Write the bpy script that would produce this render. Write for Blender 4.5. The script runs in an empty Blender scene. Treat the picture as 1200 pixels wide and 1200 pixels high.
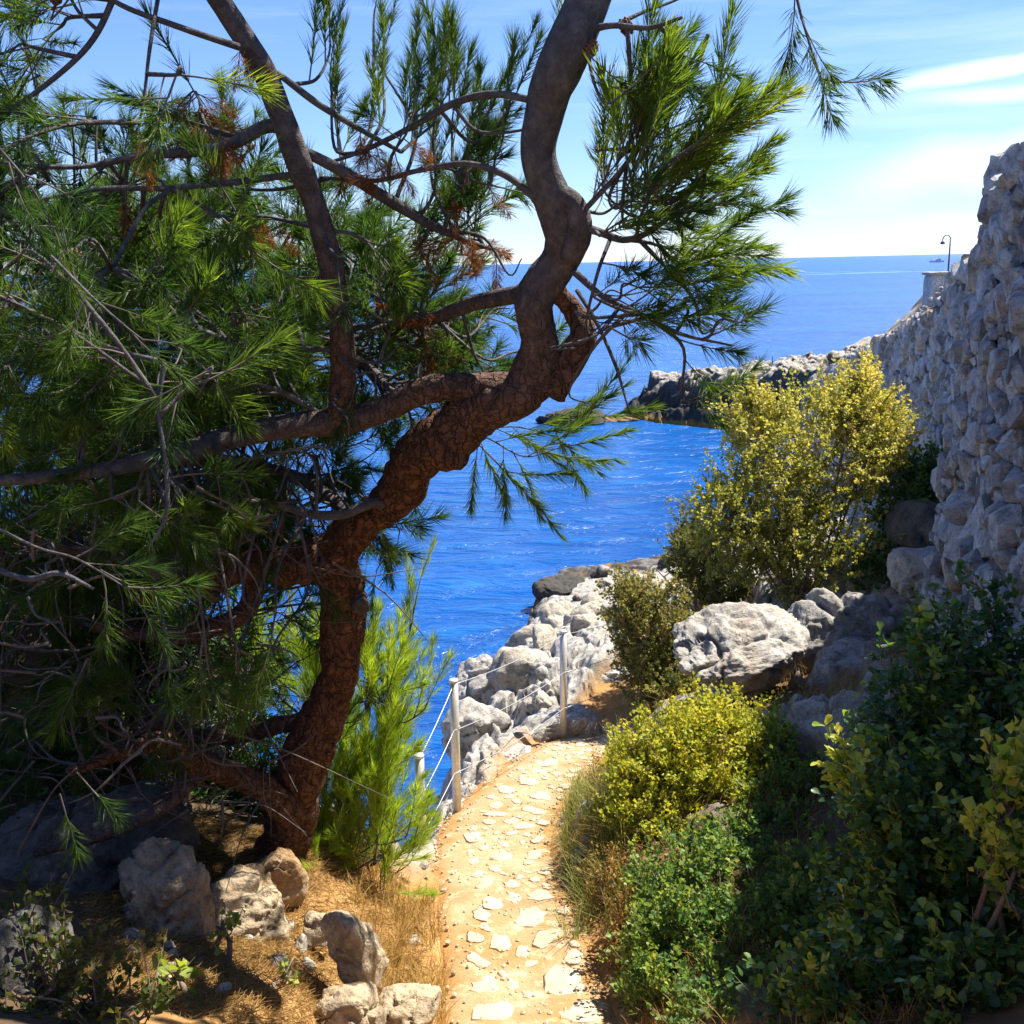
import bpy, math, random
import numpy as np
from mathutils import Vector, Matrix, Quaternion

scene = bpy.context.scene
COL = scene.collection
rng = np.random.default_rng(7)
R = math.radians

# ------------------------------------------------------------------ camera
SEA_DROP = 11.0                      # metres from the eye down to the sea (sea level is z = 0)
CAM = np.array([0.0, 0.0, SEA_DROP])
FPX = 1230.0                         # focal length in pixels of a 1200 px wide picture
PITCH, ROLL = R(13.3), R(1.3)
fwd = np.array([0, math.cos(PITCH), -math.sin(PITCH)])
r0 = np.array([1.0, 0, 0]); u0 = np.array([0, math.sin(PITCH), math.cos(PITCH)])
up = u0 * math.cos(ROLL) + r0 * math.sin(ROLL)
rt = r0 * math.cos(ROLL) - u0 * math.sin(ROLL)
cam_data = bpy.data.cameras.new('camera')
cam = bpy.data.objects.new('camera', cam_data); COL.objects.link(cam)
cam.matrix_world = Matrix(((rt[0], up[0], -fwd[0], CAM[0]), (rt[1], up[1], -fwd[1], CAM[1]), (rt[2], up[2], -fwd[2], CAM[2]), (0, 0, 0, 1)))
cam_data.sensor_width = 36.0; cam_data.lens = 36.0 * FPX / 1200.0
cam_data.clip_start = 0.05; cam_data.clip_end = 60000
scene.camera = cam

def P(px, py, d):
    """world point seen at pixel (px, py) of the 1200 px photograph, d metres along the view axis"""
    return CAM + d * (fwd + rt * ((px - 600) / FPX) + up * ((600 - py) / FPX))

# ------------------------------------------------------------------ light and exposure
SUN_EL = R(58); SUN_AZ = math.atan2(0.84, 0.54)      # azimuth from +Y towards +X
sun_dir = np.array([math.cos(SUN_EL) * math.sin(SUN_AZ), math.cos(SUN_EL) * math.cos(SUN_AZ), math.sin(SUN_EL)])
sd = bpy.data.lights.new('sun', 'SUN'); sd.energy = 5.0; sd.angle = R(0.5); sd.color = (1.0, 0.93, 0.82)
so = bpy.data.objects.new('sun', sd); COL.objects.link(so)
so.rotation_euler = Vector(sun_dir).to_track_quat('Z', 'Y').to_euler()
world = bpy.data.worlds.new('World'); scene.world = world; world.use_nodes = True
wt = world.node_tree; wn, wl = wt.nodes, wt.links
wn.clear()
wo = wn.new('ShaderNodeOutputWorld'); bg = wn.new('ShaderNodeBackground'); bg.inputs[1].default_value = 0.057
sky = wn.new('ShaderNodeTexSky'); sky.sky_type = 'NISHITA'; sky.sun_disc = False
sky.sun_elevation = SUN_EL; sky.sun_rotation = SUN_AZ
sky.altitude = 0; sky.air_density = 1.0; sky.dust_density = 0.0; sky.ozone_density = 4.0
# thin streaks of cirrus: noise stretched along a slanted band direction of the sky
tc = wn.new('ShaderNodeTexCoord'); mp = wn.new('ShaderNodeMapping'); mp.inputs['Rotation'].default_value = (0, R(8), 0)
mp.inputs['Scale'].default_value = (1.6, 1.6, 16)
nz = wn.new('ShaderNodeTexNoise'); nz.inputs['Scale'].default_value = 1.7; nz.inputs['Detail'].default_value = 6; nz.inputs['Roughness'].default_value = .55
mr = wn.new('ShaderNodeMapRange'); mr.inputs[1].default_value = .5; mr.inputs[2].default_value = .85; mr.inputs[3].default_value = 0; mr.inputs[4].default_value = .25
tint = wn.new('ShaderNodeMix'); tint.data_type = 'RGBA'; tint.blend_type = 'MULTIPLY'; tint.inputs[0].default_value = 1
tint.inputs[7].default_value = (.82, .945, 1.30, 1)
mxw = wn.new('ShaderNodeMix'); mxw.data_type = 'RGBA'; mxw.inputs[7].default_value = (12.5, 13.0, 13.6, 1)
wl.new(tc.outputs['Generated'], mp.inputs[0]); wl.new(mp.outputs[0], nz.inputs[0]); wl.new(nz.outputs[0], mr.inputs[0])
wl.new(sky.outputs[0], tint.inputs[6]); wl.new(tint.outputs[2], mxw.inputs[6])
def streak(a, b, width, amount, prev):
    """a long thin cirrus band on the great circle through sky directions a and b"""
    a = a / np.linalg.norm(a); b = b / np.linalg.norm(b); n_ = np.cross(a, b); n_ /= np.linalg.norm(n_); t_ = np.cross(n_, a)
    d1 = wn.new('ShaderNodeVectorMath'); d1.operation = 'DOT_PRODUCT'; wl.new(tc.outputs['Generated'], d1.inputs[0]); d1.inputs[1].default_value = n_
    wob = wn.new('ShaderNodeTexNoise'); wob.inputs['Scale'].default_value = 9; wob.inputs['Detail'].default_value = 5; wl.new(tc.outputs['Generated'], wob.inputs[0])
    ad = wn.new('ShaderNodeMath'); ad.operation = 'MULTIPLY_ADD'; wl.new(wob.outputs[0], ad.inputs[0]); ad.inputs[1].default_value = width * 1.2; wl.new(d1.outputs['Value'], ad.inputs[2])
    sb = wn.new('ShaderNodeMath'); sb.operation = 'SUBTRACT'; wl.new(ad.outputs[0], sb.inputs[0]); sb.inputs[1].default_value = width * .6
    ab = wn.new('ShaderNodeMath'); ab.operation = 'ABSOLUTE'; wl.new(sb.outputs[0], ab.inputs[0])
    m1 = wn.new('ShaderNodeMapRange'); m1.interpolation_type = 'SMOOTHSTEP'; wl.new(ab.outputs[0], m1.inputs[0])
    for i_, v_ in enumerate((width, 0, 0, amount)): m1.inputs[i_ + 1].default_value = v_
    d2 = wn.new('ShaderNodeVectorMath'); d2.operation = 'DOT_PRODUCT'; wl.new(tc.outputs['Generated'], d2.inputs[0]); d2.inputs[1].default_value = t_
    m2 = wn.new('ShaderNodeMapRange'); m2.interpolation_type = 'SMOOTHSTEP'; wl.new(d2.outputs['Value'], m2.inputs[0]); m2.inputs[1].default_value = -.02; m2.inputs[2].default_value = .12
    ml = wn.new('ShaderNodeMath'); ml.operation = 'MULTIPLY'; wl.new(m1.outputs[0], ml.inputs[0]); wl.new(m2.outputs[0], ml.inputs[1])
    mxm = wn.new('ShaderNodeMath'); mxm.operation = 'MAXIMUM'; wl.new(ml.outputs[0], mxm.inputs[0]); wl.new(prev, mxm.inputs[1]); return mxm.outputs[0]
cl_ = streak(P(1000, 114, 1) - CAM, P(1200, 72, 1) - CAM, .012, .8, mr.outputs[0])
cl_ = streak(P(1010, 122, 1) - CAM, P(1200, 108, 1) - CAM, .012, .45, cl_)
cl_ = streak(P(960, 215, 1) - CAM, P(1200, 180, 1) - CAM, .035, .4, cl_)
wl.new(cl_, mxw.inputs[0])
wl.new(mxw.outputs[2], bg.inputs[0]); wl.new(bg.outputs[0], wo.inputs[0])
scene.view_settings.view_transform = 'Standard'; scene.view_settings.look = 'None'
scene.view_settings.exposure = 1.4; scene.view_settings.gamma = 1.0
scene.view_settings.use_curve_mapping = False
scene.render.engine = 'CYCLES'
scene.cycles.use_denoising = True
scene.cycles.max_bounces = 6; scene.cycles.diffuse_bounces = 3; scene.cycles.transparent_max_bounces = 4
scene.cycles.use_adaptive_sampling = True

# ------------------------------------------------------------------ numpy noise
def _hash(ix, iy, iz, seed):
    n = (ix.astype(np.uint32) * np.uint32(374761393) + iy.astype(np.uint32) * np.uint32(668265263) + iz.astype(np.uint32) * np.uint32(2246822519) + np.uint32((seed * 3266489917) & 0xffffffff))
    n = (n ^ (n >> np.uint32(13))) * np.uint32(1274126177)
    n = (n ^ (n >> np.uint32(15))) * np.uint32(2246822519)
    return n ^ (n >> np.uint32(16))

def perlin(p, seed=0):
    f = np.floor(p); i = f.astype(np.int64); t = p - f
    w = t * t * t * (t * (t * 6 - 15) + 10)
    out = np.zeros(len(p))
    for dx in (0, 1):
        wx = w[:, 0] if dx else 1 - w[:, 0]
        for dy in (0, 1):
            wy = w[:, 1] if dy else 1 - w[:, 1]
            for dz in (0, 1):
                wz = w[:, 2] if dz else 1 - w[:, 2]
                h = _hash(i[:, 0] + dx, i[:, 1] + dy, i[:, 2] + dz, seed)
                g = ((h & np.uint32(1023)) / 511.5 - 1) * (t[:, 0] - dx) + (((h >> np.uint32(10)) & np.uint32(1023)) / 511.5 - 1) * (t[:, 1] - dy) + (((h >> np.uint32(20)) & np.uint32(1023)) / 511.5 - 1) * (t[:, 2] - dz)
                out += wx * wy * wz * g
    return out * 1.3

def fbm(p, octv=4, seed=0, gain=.5, ridged=False):
    a, s, tot = 1.0, np.zeros(len(p)), 0
    for k in range(octv):
        n = perlin(p * 2.03 ** k + 17.3 * k, seed + k)
        if ridged: n = 1 - 2 * np.abs(n)
        s += a * n; tot += a; a *= gain
    return s / tot

def worley(p, seed=0, flat=False):
    f = np.floor(p).astype(np.int64)
    F1 = np.full(len(p), 9.0); F2 = np.full(len(p), 9.0)
    for dx in (-1, 0, 1):
        for dy in (-1, 0, 1):
            for dz in ((0,) if flat else (-1, 0, 1)):
                c = f + np.array([dx, dy, dz])
                h = _hash(c[:, 0], c[:, 1], c[:, 2], seed)
                q = np.stack([(h & np.uint32(1023)) / 1023., ((h >> np.uint32(10)) & np.uint32(1023)) / 1023., np.zeros(len(p)) if flat else ((h >> np.uint32(20)) & np.uint32(1023)) / 1023.], 1) + c
                if flat: d = np.hypot(q[:, 0] - p[:, 0], q[:, 1] - p[:, 1])
                else: d = np.sqrt(((q - p) ** 2).sum(1))
                F2 = np.minimum(F2, np.maximum(F1, d)); F1 = np.minimum(F1, d)
    return F1, F2

def sstep(x, a, b):
    t = np.clip((x - a) / (b - a), 0, 1); return t * t * (3 - 2 * t)

# ------------------------------------------------------------------ mesh helpers
def make_mesh(name, V, faces, mats, smooth=True, midx=None, tint=None, attrs=None):
    """faces: list of (n,3)/(n,4) int arrays"""
    me = bpy.data.meshes.new(name)
    V = np.asarray(V, dtype=np.float32)
    me.vertices.add(len(V)); me.vertices.foreach_set('co', V.ravel())
    faces = [np.asarray(f, dtype=np.int32) for f in faces if len(f)]
    tot = np.concatenate([np.full(len(f), f.shape[1], dtype=np.int32) for f in faces])
    loops = np.concatenate([f.ravel() for f in faces])
    start = np.concatenate([[0], np.cumsum(tot)[:-1]]).astype(np.int32)
    me.loops.add(len(loops)); me.loops.foreach_set('vertex_index', loops)
    me.polygons.add(len(tot)); me.polygons.foreach_set('loop_start', start)
    try: me.polygons.foreach_set('loop_total', tot)
    except Exception: pass
    if midx is not None: me.polygons.foreach_set('material_index', np.asarray(midx, dtype=np.int32))
    me.polygons.foreach_set('use_smooth', np.full(len(tot), smooth, dtype=bool))
    for m in (mats if isinstance(mats, (list, tuple)) else [mats]): me.materials.append(m)
    al = dict(attrs or {})
    if tint is not None: al['tint'] = tint
    for k, v in al.items():
        a = me.attributes.new(k, 'FLOAT', 'POINT'); a.data.foreach_set('value', np.asarray(v, dtype=np.float32))
    me.update(calc_edges=True)
    return me

def link(name, me, parent=None, loc=None, **props):
    o = bpy.data.objects.new(name, me); COL.objects.link(o)
    if parent is not None: o.parent = parent
    if loc is not None: o.location = [float(x) for x in loc]
    for k, v in props.items(): o[k] = v
    return o

def thing(name, label, cat, loc=(0, 0, 0), group=None):
    o = link(name, None, None, loc, label=label, category=cat)
    if group: o['group'] = group
    return o

class Acc:
    """collects vertex/face arrays into one mesh"""
    def __init__(s): s.V, s.T, s.Q, s.n, s.tt, s.tm, s.qm = [], [], [], 0, [], [], []
    def add(s, V, F, mi=0, tint=0.5):
        F = np.asarray(F)
        s.V.append(V)
        (s.T if F.shape[1] == 3 else s.Q).append(F + s.n)
        (s.tm if F.shape[1] == 3 else s.qm).append(np.full(len(F), mi))
        s.tt.append(np.full(len(V), tint) if np.isscalar(tint) else tint)
        s.n += len(V)
    def mesh(s, name, mats, smooth=True):
        fs, mi = [], []
        if s.T: fs.append(np.concatenate(s.T)); mi += s.tm
        if s.Q: fs.append(np.concatenate(s.Q)); mi += s.qm
        return make_mesh(name, np.concatenate(s.V), fs, mats, smooth, np.concatenate(mi), np.concatenate(s.tt))

def catmull(pts, per=6):
    pts = np.asarray(pts, float)
    if len(pts) < 3: return np.linspace(pts[0], pts[-1], per + 1)
    q = np.vstack([2 * pts[0] - pts[1], pts, 2 * pts[-1] - pts[-2]])
    out = []
    for i in range(1, len(q) - 2):
        a, b, c, d = q[i - 1:i + 3]
        for t in np.linspace(0, 1, per, endpoint=False):
            out.append(.5 * (2 * b + (c - a) * t + (2 * a - 5 * b + 4 * c - d) * t * t + (3 * b - a - 3 * c + d) * t ** 3))
    out.append(pts[-1]); return np.array(out)

def tube(pts, rad, sides=8, cap=True):
    pts = np.asarray(pts, float); n = len(pts); rad = np.broadcast_to(rad, (n,))
    T = np.gradient(pts, axis=0); T /= np.linalg.norm(T, axis=1)[:, None] + 1e-12
    a = np.array([0, 0, 1.0]) if abs(T[0, 2]) < .9 else np.array([1.0, 0, 0])
    u = np.cross(T[0], a); u /= np.linalg.norm(u)
    ang = np.arange(sides) * 2 * np.pi / sides
    V = np.empty((n, sides, 3))
    for i in range(n):
        u = u - T[i] * (u @ T[i]); u /= np.linalg.norm(u) + 1e-12
        w = np.cross(T[i], u)
        V[i] = pts[i] + rad[i] * (np.cos(ang)[:, None] * u + np.sin(ang)[:, None] * w)
    i, j = np.meshgrid(np.arange(n - 1), np.arange(sides), indexing='ij')
    i, j = i.ravel(), j.ravel(); k = (j + 1) % sides
    Q = np.stack([i * sides + j, i * sides + k, (i + 1) * sides + k, (i + 1) * sides + j], 1)
    V = V.reshape(-1, 3)
    if cap:
        V = np.vstack([V, pts[0], pts[-1]]); b = n * sides
        jj = np.arange(sides); kk = (jj + 1) % sides
        capq = np.vstack([np.stack([np.full(sides, b), kk, jj, jj], 1)[:, :3], np.stack([np.full(sides, b + 1), (n - 1) * sides + jj, (n - 1) * sides + kk], 1)])
        return V, Q, capq
    return V, Q, None

def add_tube(acc, pts, rad, sides=6, mi=0, tint=.5, cap=True):
    V, Q, c = tube(pts, rad, sides, cap)
    n0 = acc.n
    acc.add(V, Q, mi, tint)
    if c is not None: acc.T.append(c + n0); acc.tm.append(np.full(len(c), mi))

_ico = {}
def ico(sub):
    if sub not in _ico:
        import bmesh
        bm = bmesh.new(); bmesh.ops.create_icosphere(bm, subdivisions=sub, radius=1.0)
        bm.verts.ensure_lookup_table()
        V = np.array([v.co[:] for v in bm.verts]); F = np.array([[v.index for v in f.verts] for f in bm.faces]); bm.free()
        _ico[sub] = (V, F)
    return _ico[sub]

def grid_faces(nu, nv):
    i, j = np.meshgrid(np.arange(nu - 1), np.arange(nv - 1), indexing='ij'); i, j = i.ravel(), j.ravel()
    return np.stack([i * nv + j, (i + 1) * nv + j, (i + 1) * nv + j + 1, i * nv + j + 1], 1)

def rotz_to(d, roll=None):
    d = np.asarray(d, float); d = d / np.linalg.norm(d)
    a = np.array([1.0, 0, 0]) if abs(d[0]) < .8 else np.array([0, 1.0, 0])
    x = np.cross(a, d); x /= np.linalg.norm(x); y = np.cross(d, x)
    if roll is None: roll = rng.uniform(0, 6.28)
    c, s = math.cos(roll), math.sin(roll)
    return np.stack([c * x + s * y, -s * x + c * y, d], 1)

def mat4(Rm, loc, s=1.0):
    M = Matrix.Identity(4); sc = np.broadcast_to(s, (3,))
    for i in range(3):
        for j in range(3): M[i][j] = float(Rm[i, j] * sc[j])
        M[i][3] = float(loc[i])
    return M

# ------------------------------------------------------------------ materials
def new_mat(name):
    m = bpy.data.materials.new(name); m.use_nodes = True; nt = m.node_tree
    return m, nt, nt.nodes, nt.links, nt.nodes['Principled BSDF']

def N(nt, t, **kw):
    n = nt.nodes.new(t)
    for k, v in kw.items():
        if hasattr(n, k): setattr(n, k, v)
    return n

def noise(nt, scale, detail=5, rough=.6, vec=None, dist=0):
    n = nt.nodes.new('ShaderNodeTexNoise'); n.inputs['Scale'].default_value = scale; n.inputs['Detail'].default_value = detail
    n.inputs['Roughness'].default_value = rough; n.inputs['Distortion'].default_value = dist
    if vec is not None: nt.links.new(vec, n.inputs['Vector'])
    return n.outputs[0]

def ramp(nt, fac, stops):
    r = nt.nodes.new('ShaderNodeValToRGB'); e = r.color_ramp.elements
    while len(e) < len(stops): e.new(.5)
    for el, (p, c) in zip(e, stops): el.position = p; el.color = (*c, 1)
    nt.links.new(fac, r.inputs[0]); return r.outputs[0]

def mix(nt, fac, a, b, mode='MIX'):
    m = nt.nodes.new('ShaderNodeMix'); m.data_type = 'RGBA'; m.blend_type = mode
    for s, v in ((0, fac), (6, a), (7, b)):
        if hasattr(v, 'links') or hasattr(v, 'is_linked'): nt.links.new(v, m.inputs[s])
        elif s == 0: m.inputs[0].default_value = v
        else: m.inputs[s].default_value = (*v, 1)
    return m.outputs[2]

def maprange(nt, v, a, b, c=0., d=1.):
    m = nt.nodes.new('ShaderNodeMapRange'); nt.links.new(v, m.inputs[0])
    for i, x in enumerate((a, b, c, d)): m.inputs[i + 1].default_value = x
    return m.outputs[0]

def bump(nt, bsdf, h, strength=.5, dist=.02):
    b = nt.nodes.new('ShaderNodeBump'); b.inputs['Strength'].default_value = strength; b.inputs['Distance'].default_value = dist
    nt.links.new(h, b.inputs['Height']); nt.links.new(b.outputs[0], bsdf.inputs['Normal'])

def geo_pos(nt): return nt.nodes.new('ShaderNodeNewGeometry').outputs['Position']
def attr(nt, name):
    a = nt.nodes.new('ShaderNodeAttribute'); a.attribute_name = name; return a.outputs['Fac']

def limestone_nodes(nt, pos, light=1.0, warm=.3):
    n1 = noise(nt, 1.3, 5, .65, pos); n2 = noise(nt, 9, 6, .7, pos); n3 = noise(nt, 38, 4, .7, pos)
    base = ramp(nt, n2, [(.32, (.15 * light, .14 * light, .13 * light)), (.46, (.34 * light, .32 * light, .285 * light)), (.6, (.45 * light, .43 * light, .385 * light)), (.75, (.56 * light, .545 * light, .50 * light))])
    base = mix(nt, maprange(nt, n1, .55, .72, 0, warm), base, (.46, .30, .14))
    base = mix(nt, maprange(nt, n3, .52, .68, 0, .6), base, (.10 * light, .095 * light, .09 * light))
    base = mix(nt, maprange(nt, noise(nt, 3.1, 6, .75, pos, .4), .52, .66, 0, .6), base, (.16 * light, .15 * light, .14 * light))
    return base, n2, n3

def mat_rock(name, light=1.0, warm=.3, tide=False, bs=.8, band=1.0, hue=None, crust_shade=False, vary=False):
    m, nt, nd, lk, b = new_mat(name); pos = geo_pos(nt)
    c, n2, n3 = limestone_nodes(nt, pos, light, warm)
    if hue: c = mix(nt, 1.0, c, hue, 'MULTIPLY')
    if crust_shade:
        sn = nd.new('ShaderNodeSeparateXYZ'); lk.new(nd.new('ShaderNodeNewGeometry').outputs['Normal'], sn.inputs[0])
        c = mix(nt, maprange(nt, sn.outputs[2], .45, .85, .85, 0), c, (.035, .033, .034))  # steep faces darkened: black rock crust plus painted shade of the front
    if vary:
        oi = nd.new('ShaderNodeObjectInfo').outputs['Random']; sm = nd.new('ShaderNodeMath'); sm.operation = 'ADD'; lk.new(oi, sm.inputs[0]); lk.new(attr(nt, 'tint'), sm.inputs[1])
        fr_ = nd.new('ShaderNodeMath'); fr_.operation = 'FRACT'; lk.new(sm.outputs[0], fr_.inputs[0])
        c = mix(nt, 1.0, c, ramp(nt, fr_.outputs[0], [(0, (.62, .62, .64)), (.4, (.95, .94, .92)), (.85, (1.12, 1.1, 1.06)), (.93, (1.0, .80, .56))]), 'MULTIPLY')
    if tide:
        sx = nd.new('ShaderNodeSeparateXYZ'); lk.new(pos, sx.inputs[0])
        wob = nd.new('ShaderNodeMath'); wob.operation = 'MULTIPLY_ADD'; lk.new(noise(nt, .9, 4, .6, pos), wob.inputs[0]); wob.inputs[1].default_value = -2.2
        lk.new(sx.outputs[2], wob.inputs[2])
        c = mix(nt, maprange(nt, wob.outputs[0], (.7 if band > 1 else .1) * band, -.2 + (band - 1) * .35, 0, .95), c, (.028, .027, .028))
        wob2 = nd.new('ShaderNodeMath'); wob2.operation = 'MULTIPLY_ADD'; lk.new(noise(nt, 1.7, 3, .6, pos), wob2.inputs[0]); wob2.inputs[1].default_value = -.9
        lk.new(sx.outputs[2], wob2.inputs[2])
        c = mix(nt, maprange(nt, wob2.outputs[0], .0, -.25, 0, .8), c, (.26, .15, .03))
    lk.new(c, b.inputs['Base Color']); b.inputs['Roughness'].default_value = .92; b.inputs['Specular IOR Level'].default_value = .25
    ad = nd.new('ShaderNodeMath'); ad.operation = 'MULTIPLY_ADD'; lk.new(n3, ad.inputs[0]); ad.inputs[1].default_value = .45; lk.new(n2, ad.inputs[2])
    bump(nt, b, ad.outputs[0], bs, .035)
    return m

M_ROCK = mat_rock('limestone', 1.0, .35)
M_SHORE = mat_rock('shore_limestone', 1.0, .3, True, hue=(1.0, .96, .88))
M_SHADEROCK = mat_rock('shade_toned_rock', .32, .2)  # limestone darkened so its colour carries deep shade
M_TAN = mat_rock('tan_limestone', 1.0, .7, hue=(1.0, .84, .62))
M_WALL = mat_rock('wall_stone', 1.25, .3, hue=(.90, .955, 1.07), bs=1.0, vary=True)  # blue hue stands in for skylight on the shaded face
M_BLACKROCK = mat_rock('black_tidal_rock', .16, .15)
M_HEAD = mat_rock('headland_rock', .9, .25, True, band=2.6, crust_shade=True)

def mat_ground():
    m, nt, nd, lk, b = new_mat('ground'); pos = geo_pos(nt)
    c, n2, n3 = limestone_nodes(nt, pos, .9, .3)
    sx = nd.new('ShaderNodeSeparateXYZ'); lk.new(pos, sx.inputs[0])
    wob = nd.new('ShaderNodeMath'); wob.operation = 'MULTIPLY_ADD'; lk.new(noise(nt, .9, 4, .6, pos), wob.inputs[0]); wob.inputs[1].default_value = -1.3
    lk.new(sx.outputs[2], wob.inputs[2])
    c = mix(nt, maprange(nt, wob.outputs[0], .1, -.3, 0, .94), c, (.03, .029, .03))
    wob2 = nd.new('ShaderNodeMath'); wob2.operation = 'MULTIPLY_ADD'; lk.new(noise(nt, 1.7, 3, .6, pos), wob2.inputs[0]); wob2.inputs[1].default_value = -.9
    lk.new(sx.outputs[2], wob2.inputs[2])
    c = mix(nt, maprange(nt, wob2.outputs[0], -.1, -.3, 0, .8), c, (.26, .15, .03))
    d1 = noise(nt, 5, 6, .7, pos); d2 = noise(nt, 60, 3, .7, pos)
    dirt = ramp(nt, d1, [(.3, (.26, .13, .045)), (.55, (.42, .24, .085)), (.75, (.52, .34, .15))])
    dirt = mix(nt, maprange(nt, d2, .4, .7, 0, .5), dirt, (.20, .10, .04))
    dirt = mix(nt, attr(nt, 'humus_shade'), dirt, mix(nt, d2, (.045, .03, .018), (.13, .085, .045)))
    c = mix(nt, attr(nt, 'rock'), dirt, c)
    lk.new(c, b.inputs['Base Color']); b.inputs['Roughness'].default_value = .95; b.inputs['Specular IOR Level'].default_value = .2
    ad = nd.new('ShaderNodeMath'); ad.operation = 'MULTIPLY_ADD'; lk.new(n3, ad.inputs[0]); ad.inputs[1].default_value = .45; lk.new(n2, ad.inputs[2])
    bump(nt, b, ad.outputs[0], .8, .03)
    return m
M_GROUND = mat_ground()

def mat_dirt():
    m, nt, nd, lk, b = new_mat('path_dirt'); pos = geo_pos(nt)
    d1 = noise(nt, 3.5, 6, .65, pos); d2 = noise(nt, 45, 4, .7, pos); d3 = noise(nt, 11, 4, .6, pos)
    c = ramp(nt, d1, [(.3, (.29, .18, .085)), (.5, (.36, .255, .138)), (.72, (.41, .32, .205))])
    c = mix(nt, attr(nt, 'edge'), c, ramp(nt, d2, [(.35, (.26, .125, .035)), (.65, (.40, .22, .072))]))
    c = mix(nt, maprange(nt, d2, .5, .72, 0, .55), c, (.27, .14, .05))
    c = mix(nt, maprange(nt, d3, .56, .7, 0, .6), c, (.62, .5, .33))
    lk.new(c, b.inputs['Base Color']); b.inputs['Roughness'].default_value = .95; b.inputs['Specular IOR Level'].default_value = .2
    bump(nt, b, d2, .7, .015); return m
M_DIRT = mat_dirt()

def mat_paver():
    m, nt, nd, lk, b = new_mat('paving_stone'); pos = geo_pos(nt)
    oi = nd.new('ShaderNodeObjectInfo').outputs['Random']
    d1 = noise(nt, 12, 6, .7, pos)
    c = ramp(nt, d1, [(.3, (.31, .24, .155)), (.55, (.44, .375, .275)), (.75, (.52, .47, .38))])
    c = mix(nt, maprange(nt, oi, 0, 1, 0, .55), c, (.58, .44, .27))
    lk.new(c, b.inputs['Base Color']); b.inputs['Roughness'].default_value = .9; b.inputs['Specular IOR Level'].default_value = .25
    bump(nt, b, d1, .5, .015); return m
M_PAVER = mat_paver()

def mat_bark():
    m, nt, nd, lk, b = new_mat('pine_bark'); pos = geo_pos(nt)
    mpn = nd.new('ShaderNodeMapping'); lk.new(pos, mpn.inputs[0]); mpn.inputs['Scale'].default_value = (1, 1, .45)
    v = nd.new('ShaderNodeTexVoronoi'); v.feature = 'DISTANCE_TO_EDGE'; v.inputs['Scale'].default_value = 24
    wn_ = nd.new('ShaderNodeTexNoise'); wn_.inputs['Scale'].default_value = 9; wn_.inputs['Detail'].default_value = 4; lk.new(pos, wn_.inputs['Vector'])
    wa = nd.new('ShaderNodeVectorMath'); wa.operation = 'MULTIPLY_ADD'; lk.new(wn_.outputs['Color'], wa.inputs[0]); wa.inputs[1].default_value = (.17, .17, .17); lk.new(mpn.outputs[0], wa.inputs[2])
    lk.new(wa.outputs[0], v.inputs['Vector'])
    n1 = noise(nt, 20, 6, .7, pos); n2 = noise(nt, 4, 4, .6, pos)
    grey = ramp(nt, n1, [(.3, (.045, .046, .05)), (.5, (.088, .09, .096)), (.75, (.17, .175, .185))])
    red = ramp(nt, n1, [(.3, (.055, .025, .014)), (.55, (.16, .07, .034)), (.8, (.30, .145, .068))])
    c = mix(nt, attr(nt, 'tint'), grey, red)
    ck = nd.new('ShaderNodeMath'); ck.operation = 'MULTIPLY'; lk.new(maprange(nt, v.outputs['Distance'], .0, .07, .6, 0), ck.inputs[0]); lk.new(maprange(nt, attr(nt, 'tint'), .1, .8, .04, 1), ck.inputs[1])
    c = mix(nt, ck.outputs[0], c, (.03, .02, .014))
    lk.new(c, b.inputs['Base Color']); b.inputs['Roughness'].default_value = .9; b.inputs['Specular IOR Level'].default_value = .2
    mm = nd.new('ShaderNodeMath'); mm.operation = 'MULTIPLY_ADD'; n4 = noise(nt, 55, 4, .7, pos)
    am = nd.new('ShaderNodeMath'); am.operation = 'MULTIPLY'; lk.new(maprange(nt, v.outputs['Distance'], 0, .12), am.inputs[0]); lk.new(maprange(nt, attr(nt, 'tint'), .15, .85, .03, 1), am.inputs[1])
    a2 = nd.new('ShaderNodeMath'); a2.operation = 'MULTIPLY_ADD'; lk.new(n4, a2.inputs[0]); a2.inputs[1].default_value = .5; lk.new(n1, a2.inputs[2])
    lk.new(am.outputs[0], mm.inputs[0]); mm.inputs[1].default_value = .9; lk.new(a2.outputs[0], mm.inputs[2])
    bump(nt, b, mm.outputs[0], .9, .02); return m
M_BARK = mat_bark()

def mat_simple(name, col, rough=.8, metal=0., var=.25, scale=20):
    m, nt, nd, lk, b = new_mat(name); pos = geo_pos(nt)
    n1 = noise(nt, scale, 4, .6, pos)
    c = mix(nt, maprange(nt, n1, .3, .7), tuple(x * (1 - var) for x in col), tuple(min(1, x * (1 + var)) for x in col))
    lk.new(c, b.inputs['Base Color']); b.inputs['Roughness'].default_value = rough; b.inputs['Metallic'].default_value = metal
    return m
M_TWIG = mat_simple('grey_twig', (.11, .092, .078), .9)
M_STEM = mat_simple('shrub_stem', (.17, .12, .08), .9)
M_STEEL = mat_simple('galvanised_steel', (.62, .60, .57), .42, .55, .12, 30)
M_CABLE = mat_simple('steel_cable', (.5, .5, .5), .45, .5, .1)
M_DARKMETAL = mat_simple('dark_lamp_metal', (.06, .07, .10), .5, .2)
M_WHITE = mat_simple('white_hull', (.82, .82, .82), .4, 0, .04, .3)
M_GLASS = mat_simple('dark_window', (.03, .04, .06), .15, 0, .1, 1)
M_CONE = mat_simple('pine_cone', (.14, .065, .03), .8)

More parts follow.
